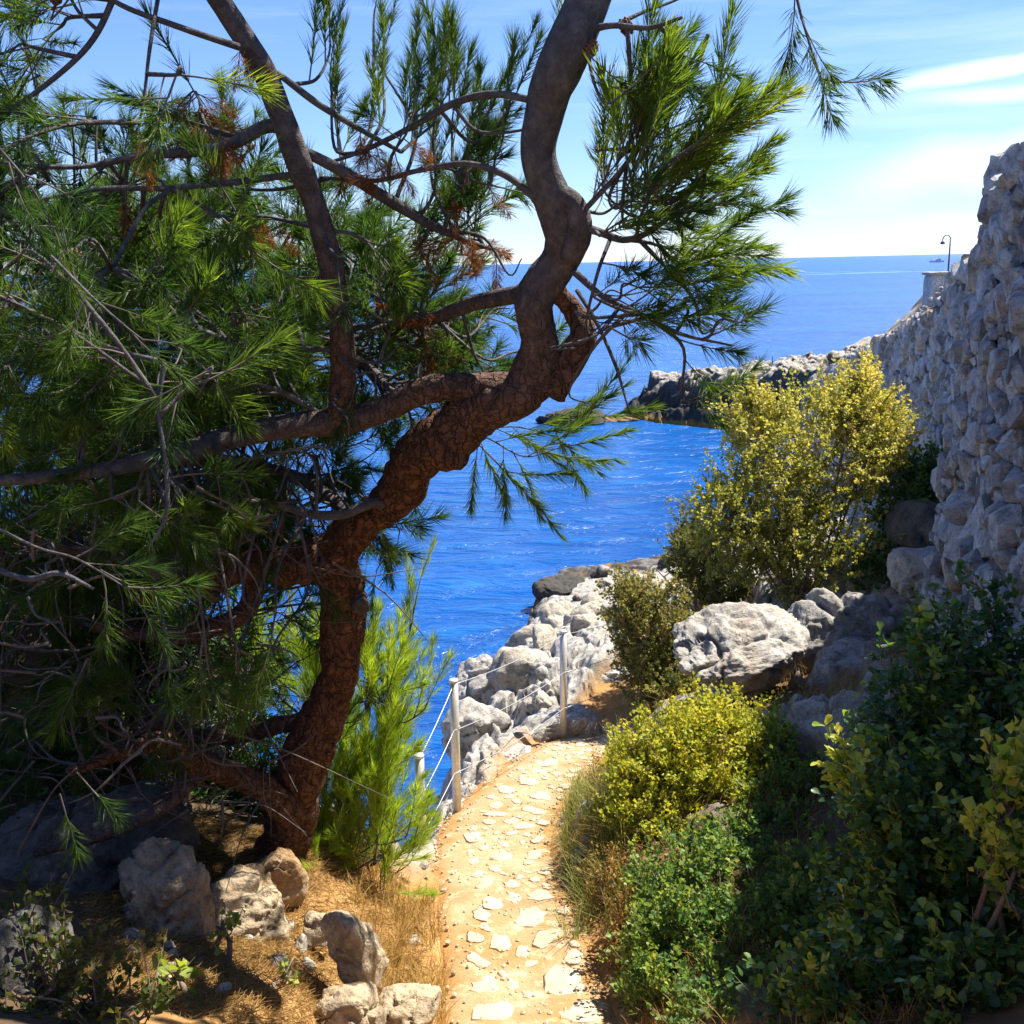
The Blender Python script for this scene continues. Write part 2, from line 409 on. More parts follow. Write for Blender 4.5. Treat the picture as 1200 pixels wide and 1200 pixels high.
def mat_leaf(name, stops, trans=.45, tcol=1.6, rough=.5, use_obj=0.0, spec=.3):
    m, nt, nd, lk, b = new_mat(name)
    f = attr(nt, 'tint')
    if use_obj:
        oi = nd.new('ShaderNodeObjectInfo').outputs['Random']
        mm = nd.new('ShaderNodeMath'); mm.operation = 'MULTIPLY_ADD'; lk.new(oi, mm.inputs[0]); mm.inputs[1].default_value = use_obj
        sub = nd.new('ShaderNodeMath'); sub.operation = 'MULTIPLY_ADD'; lk.new(f, sub.inputs[0]); sub.inputs[1].default_value = 1 - use_obj; sub.inputs[2].default_value = 0
        lk.new(sub.outputs[0], mm.inputs[2]); f = mm.outputs[0]
    c = ramp(nt, f, stops)
    lk.new(c, b.inputs['Base Color']); b.inputs['Roughness'].default_value = rough; b.inputs['Specular IOR Level'].default_value = spec
    tr = nd.new('ShaderNodeBsdfTranslucent')
    tm = nd.new('ShaderNodeMix'); tm.data_type = 'RGBA'; tm.blend_type = 'MULTIPLY'; tm.inputs[0].default_value = 1; lk.new(c, tm.inputs[6]); tm.inputs[7].default_value = (tcol * 1.1, tcol * 1.05, tcol * .5, 1)
    lk.new(tm.outputs[2], tr.inputs[0])
    ms = nd.new('ShaderNodeMixShader'); ms.inputs[0].default_value = trans
    lk.new(b.outputs[0], ms.inputs[1]); lk.new(tr.outputs[0], ms.inputs[2])
    lk.new(ms.outputs[0], nd['Material Output'].inputs['Surface'])
    return m
M_NEEDLE = mat_leaf('pine_needles', [(0, (.016, .045, .020)), (.4, (.05, .105, .024)), (.75, (.17, .25, .03)), (1, (.30, .34, .05))], .5, 2.0, .42, .5)
M_YNEEDLE = mat_leaf('young_pine_needles', [(0, (.18, .29, .035)), (.5, (.33, .46, .06)), (1, (.52, .56, .10))], .5, 1.5, .45, .3)
M_DEADNEEDLE = mat_leaf('dead_needles', [(0, (.16, .05, .015)), (1, (.34, .14, .04))], .4, 1.4, .7)
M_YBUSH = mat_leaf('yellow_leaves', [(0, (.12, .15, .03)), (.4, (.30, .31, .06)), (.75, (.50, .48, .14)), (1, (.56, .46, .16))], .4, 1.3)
M_OLIVE = mat_leaf('olive_leaves', [(0, (.05, .075, .018)), (.5, (.13, .15, .04)), (1, (.27, .23, .08))], .4, 1.3)
M_LIME = mat_leaf('lime_leaves', [(0, (.10, .17, .025)), (.5, (.29, .34, .04)), (1, (.50, .46, .07))], .42, 1.3)
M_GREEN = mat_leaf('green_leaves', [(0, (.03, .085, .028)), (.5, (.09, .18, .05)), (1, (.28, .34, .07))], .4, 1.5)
M_DARKLEAF = mat_leaf('glossy_dark_leaves', [(0, (.02, .065, .022)), (.5, (.06, .13, .035)), (.75, (.22, .32, .05)), (1, (.46, .46, .07))], .38, 1.8, .38, 0, .45)
M_DRY = mat_leaf('dry_grass', [(0, (.20, .11, .03)), (.6, (.40, .25, .08)), (1, (.45, .36, .14))], .35, 1.2, .8)
M_GRASS = mat_leaf('rough_green_grass', [(0, (.06, .10, .02)), (.6, (.17, .19, .04)), (1, (.36, .30, .10))], .4, 1.4, .7)
M_AGAVE = mat_leaf('agave_leaf', [(0, (.03, .055, .045)), (1, (.05, .08, .06))], .1, 1, .5)

def mat_sea():
    m, nt, nd, lk, b = new_mat('sea_water'); pos = geo_pos(nt)
    mpn = nd.new('ShaderNodeMapping'); lk.new(pos, mpn.inputs[0]); mpn.inputs['Rotation'].default_value = (0, 0, R(-8)); mpn.inputs['Scale'].default_value = (.42, 1, 1)
    n1 = noise(nt, .9, 5, .62, mpn.outputs[0], .6); n2 = noise(nt, .08, 4, .6, mpn.outputs[0]); n3 = noise(nt, .012, 3, .5, mpn.outputs[0])
    c = mix(nt, maprange(nt, n2, .35, .65), (.002, .040, .19), (.003, .070, .29))
    c = mix(nt, maprange(nt, n3, .4, .65, 0, .5), c, (.010, .11, .36))
    c = mix(nt, maprange(nt, n1, .5, .72, 0, .38), c, (.018, .19, .48))
    lk.new(c, b.inputs['Base Color']); b.inputs['Roughness'].default_value = .22; b.inputs['IOR'].default_value = 1.33
    b.inputs['Specular IOR Level'].default_value = .22
    ad = nd.new('ShaderNodeMath'); ad.operation = 'MULTIPLY_ADD'; lk.new(n2, ad.inputs[0]); ad.inputs[1].default_value = 2.0; lk.new(n1, ad.inputs[2])
    bump(nt, b, ad.outputs[0], 1.0, .5); return m
M_SEA = mat_sea()

# ------------------------------------------------------------------ terrain
_pp = [(620, 1200, 5.0), (605, 1100, 5.8), (579, 1000, 7.0), (592, 955, 7.8), (640, 900, 9.0), (690, 868, 10.0), (735, 836, 11.2)]
_pw = np.array([[.0, -6, SEA_DROP - 1.5], [.05, -1, SEA_DROP - 1.6], [.08, .8, SEA_DROP - 1.75], [.1, 2.6, SEA_DROP - 2.75]] + [P(*q) for q in _pp] + [[2.6, 12.4, SEA_DROP - 4.75], [4.5, 15, SEA_DROP - 4.9]])
_pw = catmull(_pw, 5)
_hw = np.interp(_pw[:, 1], [3, 4.3, 5.5, 6.4, 7.2, 9, 11], [.5, .48, .46, .42, .46, .5, .5])
def path_xz(Y):
    return np.interp(Y, _pw[:, 1], _pw[:, 0]), np.interp(Y, _pw[:, 1], _pw[:, 2]), np.interp(Y, _pw[:, 1], _hw)

# the shoreline edge of the cliff top, land lies on its right-hand (east) side
EDGE = np.array([[-14, 7.6], [-5, 7.2], [-3, 6.9], [-1.5, 6.3], [-.95, 6.1], [-.78, 6.6], [-.68, 7.3], [-.52, 8.2], [-.5, 10], [-.42, 13], [-.2, 18], [.1, 23], [.45, 30], [.8, 34], [1.6, 36.4], [4, 37.2], [7.6, 39], [11.5, 43], [17, 50], [24, 62], [30, 62], [30, -10], [-14, -10]])
def poly_sd(X, Y, poly):
    """signed distance to a polygon, positive inside"""
    d = np.full(X.shape, 1e9); inside = np.zeros(X.shape, bool); n = len(poly)
    for k in range(n):
        ax, ay = poly[k]; bx, by = poly[(k + 1) % n]
        ex, ey = bx - ax, by - ay
        t = np.clip(((X - ax) * ex + (Y - ay) * ey) / (ex * ex + ey * ey), 0, 1)
        d = np.minimum(d, np.hypot(X - ax - t * ex, Y - ay - t * ey))
        if ay != by:
            c = ((ay > Y) != (by > Y)) & (X < ex * (Y - ay) / ey + ax)
            inside ^= c
    return np.where(inside, d, -d)

def terrain(X, Y, detail=True):
    X = np.asarray(X, float); Y = np.asarray(Y, float)
    xc, zc, hw = path_xz(Y); s = X - xc
    right = .22 * sstep(s, hw * .95, hw + .35) + .40 * np.maximum(s - hw - .15, 0)
    right = np.minimum(right, 1.9)
    left = .55 * sstep(-s, hw, hw + .65) + .3 * np.maximum(-s - hw - .7, 0)
    left = left * sstep(Y, 7.0, 5.4) + 1.15 * sstep(-s, 1.75, 2.5) * sstep(Y, 5.0, 6.1)
    z1 = zc + np.where(s > 0, right, left)
    xe = np.interp(Y, [6, 8, 10, 13, 18, 23, 30, 34, 38, 50], [-.8, -.52, -.5, -.42, -.2, .1, .45, .8, 6, 17])
    ze = SEA_DROP + np.interp(Y, [6, 9.5, 13, 18, 23, 30, 34, 45], [-4.1, -4.75, -5.6, -7.2, -8.7, -10.35, -10.75, -10.8])
    z2 = ze + np.interp(Y, [14, 22, 30, 36], [.40, .30, .13, .07]) * np.clip(X - xe, 0, 9)
    k = sstep(Y, 9.6, 11.6)
    z = z1 * (1 - k) + z2 * k
    sd_ = poly_sd(X, Y, EDGE)
    rock = np.maximum(sstep(-s, hw + .02, hw + .16) * sstep(Y, 6.0, 7.0), sstep(Y, 9.6, 10.8) * (1 - sstep(np.abs(s), hw + .5, hw) * (Y < 12)))
    rock = np.maximum(rock, sstep(Y, 9.8, 10.4) * sstep(np.abs(s), hw + .05, hw + .2))
    rock = np.maximum(rock, sstep(sd_, .5, .1))
    patch = sstep(fbm(np.stack([X * 1.3, Y * 1.3, 0 * X], 1), 4, 29), .02, .16) * sstep(np.abs(s), hw + .15, hw + .5)
    patch = patch * (s > 0) * sstep(Y, 5.2, 6.2) * sstep(s, 3.2, 2.4)
    rock = np.maximum(rock, patch * .9)
    drop = np.where(sd_ < 0, -sd_ * 2.6, 0)
    z = z - .35 * np.exp(-np.maximum(sd_, 0) / .25) * (Y > 6) - drop
    if detail:
        Q = np.stack([X, Y, z * .4], 1)
        w1 = Q + .12 * np.stack([perlin(Q * 1.7, 3), perlin(Q * 1.7, 5), perlin(Q * 1.7, 8)], 1)
        fr = np.interp(Y, [9, 14, 24], [1.0, .72, .5])[:, None]
        w2 = Q + .30 * np.stack([fbm(Q * .9, 3, 3), fbm(Q * .9, 3, 5), 0 * X], 1)
        F1, F2 = worley(w2 * .95 * fr, 11, True); G1, G2 = worley(w1 * 2.3 * fr, 12, True)
        cell = perlin(np.floor(w2 * 3.1) + .37, 77)
        big = .42 * (.55 - F1 ** 1.5) - .30 * sstep(F2 - F1, .10, 0)
        mid = .12 * (.5 - G1) - .10 * sstep(G2 - G1, .12, 0)
        rid = .10 * fbm(Q * 4.2 * fr, 4, 23, .6, True) + .24 * fbm(Q * 1.3 * fr, 5, 21, .55, True) + .20 * fbm(Q * .8 * fr, 4, 27, .5) + .05 * fbm(Q * 7 * fr, 3, 25, .6, True)
        amp = np.interp(Y, [6.5, 9, 14, 30], [.40, .6, .9, .5])
        rn = amp * (big + mid + rid)
        dn = .05 * fbm(Q * 1.5, 5, 31) + .012 * fbm(Q * 14, 2, 35)
        onpath = sstep(np.abs(s), hw + .25, hw + .0) * (Y < 12)
        z = z + rock * rn + (1 - rock) * dn * (1 - onpath) - .045 * sstep(np.abs(s), hw, hw - .1) * (Y < 12)
    return np.maximum(z, -3.0), np.clip(rock, 0, 1)

xs = np.concatenate([np.linspace(-12, -3.2, 45)[:-1], np.linspace(-3.2, -1.1, 70)[:-1], np.linspace(-1.1, 2.2, 230)[:-1], np.linspace(2.2, 5, 90)[:-1], np.linspace(5, 14, 70)[:-1], np.linspace(14, 30, 16)])
ys = np.concatenate([np.linspace(-8, 3, 40)[:-1], np.linspace(3, 6.5, 100)[:-1], np.linspace(6.5, 14, 300)[:-1], np.linspace(14, 26, 170)[:-1], np.linspace(26, 40, 130)[:-1], np.linspace(40, 62, 40)])
YY, XX = np.meshgrid(ys, xs, indexing='ij')
zt, rk = terrain(XX.ravel(), YY.ravel())
V = np.stack([XX.ravel(), YY.ravel(), zt], 1)
# push crags sideways a little on the rocky part so that they overhang
Q = V * 2.2
V[:, 0] += rk * .10 * fbm(Q, 3, 41); V[:, 1] += rk * .12 * fbm(Q, 3, 45)
xq_, _, hq_ = path_xz(V[:, 1]); s_q = V[:, 0] - xq_
hum_shade = np.maximum(sstep(s_q, hq_ + .1, hq_ + .45), np.maximum(sstep(-s_q, .9, 1.4) * sstep(V[:, 1], 4.4, 4.9), sstep(-s_q, 1.2, 1.45))) * np.clip(.98 + .5 * fbm(V * 1.7, 3, 47), 0, 1)  # dark soil under bushes; on the left it paints the crown's shade
ground = link('ground', make_mesh('ground', V, [grid_faces(len(ys), len(xs))[:, ::-1]], M_GROUND, True, attrs={'rock': rk, 'humus_shade': hum_shade}), kind='structure')
def gz(x, y): return float(terrain(np.array([x]), np.array([y]))[0][0])
def gz_many(x, y): return terrain(x, y)[0]

# ------------------------------------------------------------------ path with paving stones
pts = _pw[(_pw[:, 1] > 1.5) & (_pw[:, 1] < 13)]
yy = np.linspace(1.6, 12.6, 240); xc, zc, hw = path_xz(yy)
ss = np.linspace(-1, 1, 34)
edge = 1 + .16 * fbm(np.stack([yy * 2.2, yy * 0, yy * 0], 1), 3, 51)
S = ss[None, :] * (hw * edge)[:, None]
Vp = np.stack([xc[:, None] + S, np.repeat(yy[:, None], 34, 1), zc[:, None] + 0 * S], 2).reshape(-1, 3)
def path_z(x, y):
    xq, zq, hq = path_xz(y); Qq = np.stack([x, y, 0 * x], 1)
    return zq + .03 * fbm(Qq * 1.6, 3, 55) + .008 * fbm(Qq * 9, 3, 57)
Vp[:, 2] = path_z(Vp[:, 0], Vp[:, 1]) - np.repeat(.05 * np.abs(ss)[None, :] ** 6, len(yy), 0).ravel()
ed = np.clip(sstep(np.repeat(np.abs(ss)[None, :], len(yy), 0).ravel() + .35 * fbm(Vp * 3, 3, 58), .55, .95) + .8 * sstep(fbm(Vp * 2.1, 3, 59), .08, .3), 0, 1)
path = link('path', make_mesh('path', Vp, [grid_faces(len(yy), 34)[:, ::-1]], M_DIRT, True, attrs={'edge': ed}), kind='structure')

def paver_mesh(k):
    r = np.random.default_rng(100 + k); n = 13
    a = np.linspace(0, 2 * np.pi, n, endpoint=False) + r.uniform(-.16, .16, n)
    rad = r.uniform(.72, 1.08, n); cut = r.integers(n)
    rad[cut] *= .7; rad[(cut + int(r.integers(3, 9))) % n] *= .72
    ring = np.stack([np.cos(a) * rad, np.sin(a) * rad * r.uniform(.5, .9)], 1)
    V = [np.c_[ring * 1.05, np.full(n, -.05)], np.c_[ring * 1.0, np.full(n, .001) + r.uniform(-.004, .004, n)], np.c_[ring * .85, np.full(n, .007) + r.uniform(-.003, .003, n)]]
    V = np.vstack(V + [[[0, 0, .009]]])
    j = np.arange(n); q = (j + 1) % n
    Q = np.vstack([np.stack([j, q, q + n, j + n], 1), np.stack([j + n, q + n, q + 2 * n, j + 2 * n], 1)])
    T = np.stack([j + 2 * n, q + 2 * n, np.full(n, 3 * n)], 1)
    return make_mesh('paving_stone', V, [Q, T], M_PAVER, True)
pavers = [paver_mesh(k) for k in range(16)]
placed = []
def put_paver(x, y, size):
    if any((x - a) ** 2 + ((y - b)) ** 2 < (.80 * (size + c)) ** 2 for a, b, c in placed): return
    placed.append((x, y, size))
    e = .05
    zx = float(path_z(np.array([x + e]), np.array([y]))[0] - path_z(np.array([x - e]), np.array([y]))[0]) / (2 * e)
    zy = float(path_z(np.array([x]), np.array([y + e]))[0] - path_z(np.array([x]), np.array([y - e]))[0]) / (2 * e)
    o = link('paving_stone', pavers[int(rng.integers(16))], path)
    o.matrix_local = mat4(rotz_to([-zx, -zy, 1], float(rng.normal(0, .5))), (x, y, float(path_z(np.array([x]), np.array([y]))[0]) - .004), (size, size, 1))
for px, py, d, s in [(575, 1178, 5.15, .17), (660, 1150, 5.4, .17), (680, 1185, 5.1, .16), (640, 1100, 5.8, .15), (560, 1130, 5.6, .10), (600, 1150, 5.4, .06), (530, 1190, 5.1, .1)]:
    q = P(px, py, d); put_paver(q[0], q[1], s)
for k in range(3000):
    y = rng.uniform(4.6, 10.8); x0, _, h0 = (float(v[0]) for v in path_xz(np.array([y])))
    if len(placed) > 190: break
    s = rng.choice([.05, .075, .105, .14, .18], p=[.16, .26, .30, .2, .08])
    put_paver(x0 + .05 + rng.uniform(-1, 1) * (h0 - s) * .72, y, s)

# ------------------------------------------------------------------ sea
yl = np.concatenate([np.linspace(-60, 12, 12)[:-1], np.linspace(12, 80, 60)[:-1], np.geomspace(80, 40000, 70)])
u = np.linspace(-1, 1, 81)
half = 70 + 2.2 * np.abs(yl)
Vs = np.stack([u[None, :] * half[:, None], np.repeat(yl[:, None], 81, 1), np.zeros((len(yl), 81))], 2).reshape(-1, 3)
sea = link('sea', make_mesh('sea', Vs, [grid_faces(len(yl), 81)[:, ::-1]], M_SEA, True), kind='structure')
# pale streak of an old boat wake far out
mw, nt, nd, lk, b = new_mat('wake_water'); pos = geo_pos(nt)
lk.new(mix(nt, maprange(nt, noise(nt, .05, 4, .7, pos), .4, .6), (.03, .16, .42), (.16, .34, .55)), b.inputs['Base Color']); b.inputs['Roughness'].default_value = .5
acc = Acc()
t = np.linspace(0, 1, 60)
for y0, w, off in ((660, 14, 0), (725, 8, 1)):
    xw = 70 + 215 * t; yw = y0 + 55 * t + 5 * np.sin(t * 9 + off)
    ww = w * (.35 + .65 * np.abs(np.sin(t * 23 + off * 2) * np.cos(t * 7 + 1)))
    Vw = np.stack([np.stack([xw, yw - ww, 0 * t + .06], 1), np.stack([xw, yw + ww, 0 * t + .06], 1)], 1).reshape(-1, 3)
    acc.add(Vw, grid_faces(60, 2)[:, ::-1])
link('boat_wake', acc.mesh('boat_wake', mw), kind='stuff', label='pale streak of wake on the far sea', category='wake')

# ------------------------------------------------------------------ rocks
def rock(name, label, center, size, seed, sub=5, mat=None, rot=(0, 0, 0), rough=1.0, flat=0.0, under=0.0, layers=0.0, group=None, cat='rock', box=.78):
    V, F = ico(sub); V = V.copy()
    sgn = np.sign(V); e = box                                        # blockier than a ball
    V = sgn * np.abs(V) ** e; V /= np.abs(V).max()
    size = np.array(size)
    if flat: V[:, 2] = np.where(V[:, 2] < 0, V[:, 2] * (1 - flat), V[:, 2])
    if under:                                                        # undercut front and base
        f = 1 - under * sstep(-V[:, 2], -.15, .55); V[:, 0] *= f; V[:, 1] *= f
    rr = np.random.default_rng(900 + seed)
    for _ in range(9):                                               # soft planar fractures
        n_ = rr.normal(size=3); n_ /= np.linalg.norm(n_); c_ = rr.uniform(.55, .9)
        dd = V @ n_ - c_; V = V - np.where(dd > 0, dd * .85, 0)[:, None] * n_
    W = V * size
    nrm = V / np.linalg.norm(V, axis=1)[:, None]
    m = float(size.mean())
    q = W + seed * 13.7
    qs = q / m
    wq = qs + .35 * np.stack([fbm(qs * 1.1, 3, seed + 20), fbm(qs * 1.1, 3, seed + 21), fbm(qs * 1.1, 3, seed + 22)], 1)
    d = .36 * m * fbm(qs * .8, 3, seed)
    F1, F2 = worley(wq * 1.1, seed + 1)
    d -= .20 * m * sstep(F2 - F1, .12, 0) * sstep(perlin(qs * .9, seed + 8), -.25, .15)
    d += .10 * m * rough * fbm(wq * 2.1 + 3, 5, seed + 2, .62, True) + .12 * m * fbm(wq * 1.15, 4, seed + 12, .6, True)
    d += .07 * m * fbm(wq * 2.6, 4, seed + 5, .6)
    H1, H2 = worley(wq * 5.0 * np.array([1, 1, .7]), seed + 3)
    d -= .07 * m * sstep(H1, .36, .05) * rough * sstep(perlin(qs * 1.5, seed + 7), -.1, .2)
    d += .035 * m * fbm(qs * 11, 4, seed + 4, .65, True) * rough
    if layers: d += layers * m * (np.abs(((W[:, 2] / m * 4.5 + .8 * fbm(qs * 1.4, 2, seed + 6)) % 1) - .5) - .25)
    W = W + nrm * d[:, None]
    me = make_mesh(name, W, [F], mat or M_ROCK, True)
    o = link(name, me, None, center, label=label, category=cat)
    if group: o['group'] = group
    o.rotation_euler = rot
    return o
# left foreground
rock('layered_rock', 'pale grey layered rock lying at the foot of the pine trunk', P(285, 1078, 4.8), (.23, .24, .22), 3, 6, layers=.10, rot=(0, 0, .3), mat=M_TAN)
rock('leaning_rock', 'long tan rock leaning beside the dry needle floor', P(418, 1118, 4.45), (.085, .10, .21), 5, 5, rot=(.15, -.5, .3), mat=M_TAN)
rock('front_rock', 'pitted rock cut off by the bottom edge below the leaning tan rock', P(408, 1190, 4.2), (.13, .13, .13), 8, 5, mat=M_TAN)
rock('low_rock', 'low pale rock at the left border of the path, under dry grass', P(480, 1185, 4.75), (.14, .14, .10), 9, 5, mat=M_TAN)
rock('small_stone', 'small pale stone between the layered rock and the leaning rock', P(375, 1090, 4.75), (.07, .07, .07), 10, 4, mat=M_TAN)
rock('root_rock', 'rough brown rock wedged against the pine trunk', P(318, 1040, 5.15), (.14, .12, .20), 11, 5, rot=(0, .25, 0), mat=M_TAN)
rock('pitted_rock', 'tall pitted rock, half in deep shade, left of the layered rock', P(196, 1085, 4.5), (.15, .18, .34), 12, 6, mat=M_TAN, rough=1.5)
rock('shaded_rock', 'dark rock in deep shade behind the tall pitted rock', P(95, 1020, 5.0), (.42, .3, .40), 13, 6, mat=M_SHADEROCK, rough=1.4)
rock('corner_rock', 'grey rock at the lower left corner of the frame', P(15, 1150, 3.4), (.15, .17, .22), 14, 5, mat=M_SHADEROCK)
# centre, between the path and the sea
rock('cliff_boulder', 'large pale boulder standing out against the sea behind the railing', P(578, 812, 13.2), (.46, .45, .44), 20, 6, rough=.8)
rock('round_boulder', 'round boulder seen left of the tallest post', P(643, 792, 12.6), (.22, .22, .22), 21, 5)
rock('upright_slab', 'narrow upright slab of rock between the two taller posts', P(636, 832, 11.6), (.17, .15, .30), 22, 5, rot=(0, .25, .2))
rock('ledge_rock', 'broad low rock at the foot of the far post', P(650, 858, 10.4), (.42, .3, .20), 23, 5)
rock('edge_rock', 'orange stained rock on the seaward edge beyond the far post', P(712, 812, 11.9), (.30, .28, .26), 24, 5)
rock('bank_rock', 'bleached rock on the seaward edge between middle and far posts', P(590, 900, 9.6), (.34, .28, .16), 25, 5)
rock('shadow_boulder', 'dark flanked boulder low on the cliff below the middle post', P(560, 868, 11.6), (.34, .36, .40), 26, 5)
rock('black_rock', 'black wave washed rock where the near shore meets the sea', P(655, 690, 34.5), (.8, .6, .32), 27, 5, mat=M_BLACKROCK, flat=.3)
rock('ochre_shelf', 'flat ochre shelf of rock at the water behind the white shore', P(745, 682, 36.2), (1.5, .9, .16), 28, 5, mat=mat_rock('ochre_rock', .8, .6, hue=(1.0, .66, .22)), flat=.3)
# far rocks in the cove
rock('skerry', 'low black rock in the water seen under the bend of the pine', P(668, 492, 74), (2.3, 1.6, .55), 31, 5, mat=M_BLACKROCK, flat=.4)
rock('reef_rock', 'thin brown reef between the low black rock and the headland', P(722, 493, 75), (1.6, 1.2, .22), 32, 5, mat=mat_rock('brown_reef', .45, .8, hue=(1.0, .75, .45)), flat=.4)
# right
rock('overhanging_rock', 'sunlit overhanging limestone block behind the yellow bush', P(868, 768, 8.5), (.50, .40, .27), 40, 6, rough=1.5, under=.5, box=.72, rot=(.2, 0, .1))
rock('undercut_shade', 'added recessed rock, coloured dark for the shadow under the overhanging block', P(885, 850, 8.95), (.55, .28, .30), 47, 5, mat=M_SHADEROCK)  # rock added in a dark tone to paint the undercut's shadow
rock('shaded_outcrop', 'big blue grey outcrop in shade under the stone wall', P(1015, 765, 8.9), (.60, .45, .46), 41, 6, mat=mat_rock('shade_toned_karst', .7, .25), rough=1.4, under=.35, box=.72, rot=(.15, 0, -.2))  # limestone tone lowered to paint the outcrop's shade
rock('mottled_rock', 'mottled lichen covered rock under the shaded outcrop', P(1000, 865, 7.6), (.34, .3, .26), 42, 6, mat=M_ROCK, rough=1.2)
rock('wall_foot_rock', 'jagged shaded rock at the foot of the stone wall, just left of it', P(1095, 672, 9.8), (.40, .3, .22), 43, 5)
rock('hollow_rock', 'rock toned dark for shade in the hollow between big yellow bush and wall', P(1085, 625, 11.0), (.42, .35, .28), 44, 5, mat=M_SHADEROCK)
rock('kerb_rock', 'brown rock on the right edge of the path below the bushes', P(697, 1010, 6.75), (.15, .16, .15), 45, 5, mat=mat_rock('brown_kerb', .8, .8))
rock('kerb_boulder', 'grey rock in the shade of the bush on the path edge', P(703, 962, 7.4), (.19, .2, .2), 46, 5)

# ------------------------------------------------------------------ headland across the cove
HP = np.array([[8.7, 77], [9.4, 74.2], [13.2, 70.3], [17, 67], [22, 60], [30, 50], [60, 46], [60, 76], [26, 76], [20, 77.5], [14, 79.5], [9.4, 79.5]])
hx = np.concatenate([np.linspace(6, 24, 200)[:-1], np.linspace(24, 60, 60)]); hy = np.concatenate([np.linspace(44, 62, 30)[:-1], np.linspace(62, 80, 190)[:-1], np.linspace(80, 112, 50)])
HY, HX = np.meshgrid(hy, hx, indexing='ij'); hX, hY = HX.ravel(), HY.ravel()
sdh = poly_sd(hX, hY, HP)
Qh = np.stack([hX, hY, 0 * hX], 1)
wv = .5 * np.stack([perlin(Qh * .35, 61), perlin(Qh * .35, 62), 0 * hX], 1)
F1, F2 = worley((Qh + wv) * .38, 63, True); G1, G2 = worley((Qh + wv) * 1.1, 64, True)
sdn = sdh + .9 * fbm(Qh * .45, 4, 65) + .35 * fbm(Qh * 1.8, 3, 70, .6, True)
topz = np.interp(hX / hY * 75, [8, 13, 17, 22.5, 27, 30, 40], [2.3, 2.8, 3.2, 3.9, 5.5, 8.6, 9.5])
hz = -1.0 + (topz + 1.0) * (.45 * sstep(sdn, -.5, .5) + .55 * sstep(sdn, .7, 2.0))
hz += sstep(sdn, -.6, .6) * (.8 * (.5 - F1) + .4 * (.5 - G1) - .5 * sstep(F2 - F1, .15, 0) + .35 * fbm(Qh * 1.2, 4, 66, .6) + .30 * fbm(Qh * 1.9, 4, 69, .6, True))
link('headland', make_mesh('headland', np.stack([hX + .35 * fbm(Qh * 1.4, 2, 67), hY + .45 * fbm(Qh * 1.4, 2, 68), hz], 1), [grid_faces(len(hy), len(hx))[:, ::-1]], M_HEAD, True), kind='structure')
hr = thing('cliff_railing', 'row of tiny thin posts along the top of the headland', 'railing', P(880, 432, 76))
for k, px in enumerate([866, 874, 886, 890, 905, 922]):
    p = P(px, 432, 76); a = Acc(); h = .95
    add_tube(a, [[0, 0, -.5], [0, 0, h]], .035, 6)
    o = link('post', a.mesh('post', M_DARKMETAL), hr); o.matrix_parent_inverse = Matrix.Identity(4)
    o.location = p - P(880, 432, 76)

# ------------------------------------------------------------------ dry-stone wall on the right
wall_pts = [(2.75, 1.0, 2.4), (3.0, 4.3, 1.9), (3.1, 5.2, 1.3), (3.34, 6.8, .70), (3.66, 8.15, .62), (3.86, 8.5, .45), (4.6, 9.6, .25)]  # near end, out of view, made taller to shade the right shrubs
wall_pts = [np.array([x, y, z + SEA_DROP]) for x, y, z in wall_pts] + [P(1168, 285, 11.5), P(1122, 318, 14), P(1088, 358, 16), P(1050, 388, 18.5), P(985, 424, 24), P(940, 450, 31)]
wp = catmull(np.array(wall_pts), 10)
arc = np.concatenate([[0], np.cumsum(np.hypot(*np.diff(wp[:, :2], axis=0).T))])
def wall_at(u):
    x = np.interp(u, arc, wp[:, 0]); y = np.interp(u, arc, wp[:, 1]); t_ = np.interp(u, arc, wp[:, 2])
    e = .15
    tx = np.interp(u + e, arc, wp[:, 0]) - np.interp(u - e, arc, wp[:, 0]); ty = np.interp(u + e, arc, wp[:, 1]) - np.interp(u - e, arc, wp[:, 1])
    l = np.hypot(tx, ty) + 1e-9
    return x, y, t_, -ty / l, tx / l                    # face normal towards the path (left)
BAT = .07
def wall_base(u, x, y): return np.interp(y, [0, 6, 8.5, 11, 14, 20, 30], [SEA_DROP - 3.0, SEA_DROP - 3.3, SEA_DROP - 3.5, SEA_DROP - 3.9, SEA_DROP - 4.6, SEA_DROP - 6, SEA_DROP - 8])
wall = thing('stone_wall', 'tall rough dry stone wall in shade rising along the right side', 'wall', (0, 0, 0))
uu = np.arange(0, arc[-1], .12); hh = np.linspace(0, 1, 40)
wx, wy, wtop, nx, ny = wall_at(uu); wb = wall_base(uu, wx, wy)
topn = wtop + .10 * fbm(np.stack([uu * 1.6, uu * 0, uu * 0], 1), 3, 71) - .08
Hh = wb[:, None] + (topn - wb)[:, None] * hh[None, :]
off = BAT * (topn[:, None] - Hh)
face = np.stack([wx[:, None] + nx[:, None] * off, wy[:, None] + ny[:, None] * off, Hh], 2)
nn = .05 * fbm(face.reshape(-1, 3) * 3, 4, 72).reshape(len(uu), 40)
face[:, :, 0] += nx[:, None] * nn; face[:, :, 1] += ny[:, None] * nn
back = face[:, ::-1].copy()
thick = .55
back[:, :, 0] = (wx - nx * thick)[:, None]; back[:, :, 1] = (wy - ny * thick)[:, None]
allv = np.concatenate([face, back], 1)
link('wall_core', make_mesh('wall_core', allv.reshape(-1, 3), [grid_faces(len(uu), 80)], mat_rock('wall_mortar', .4, .35), True), wall)

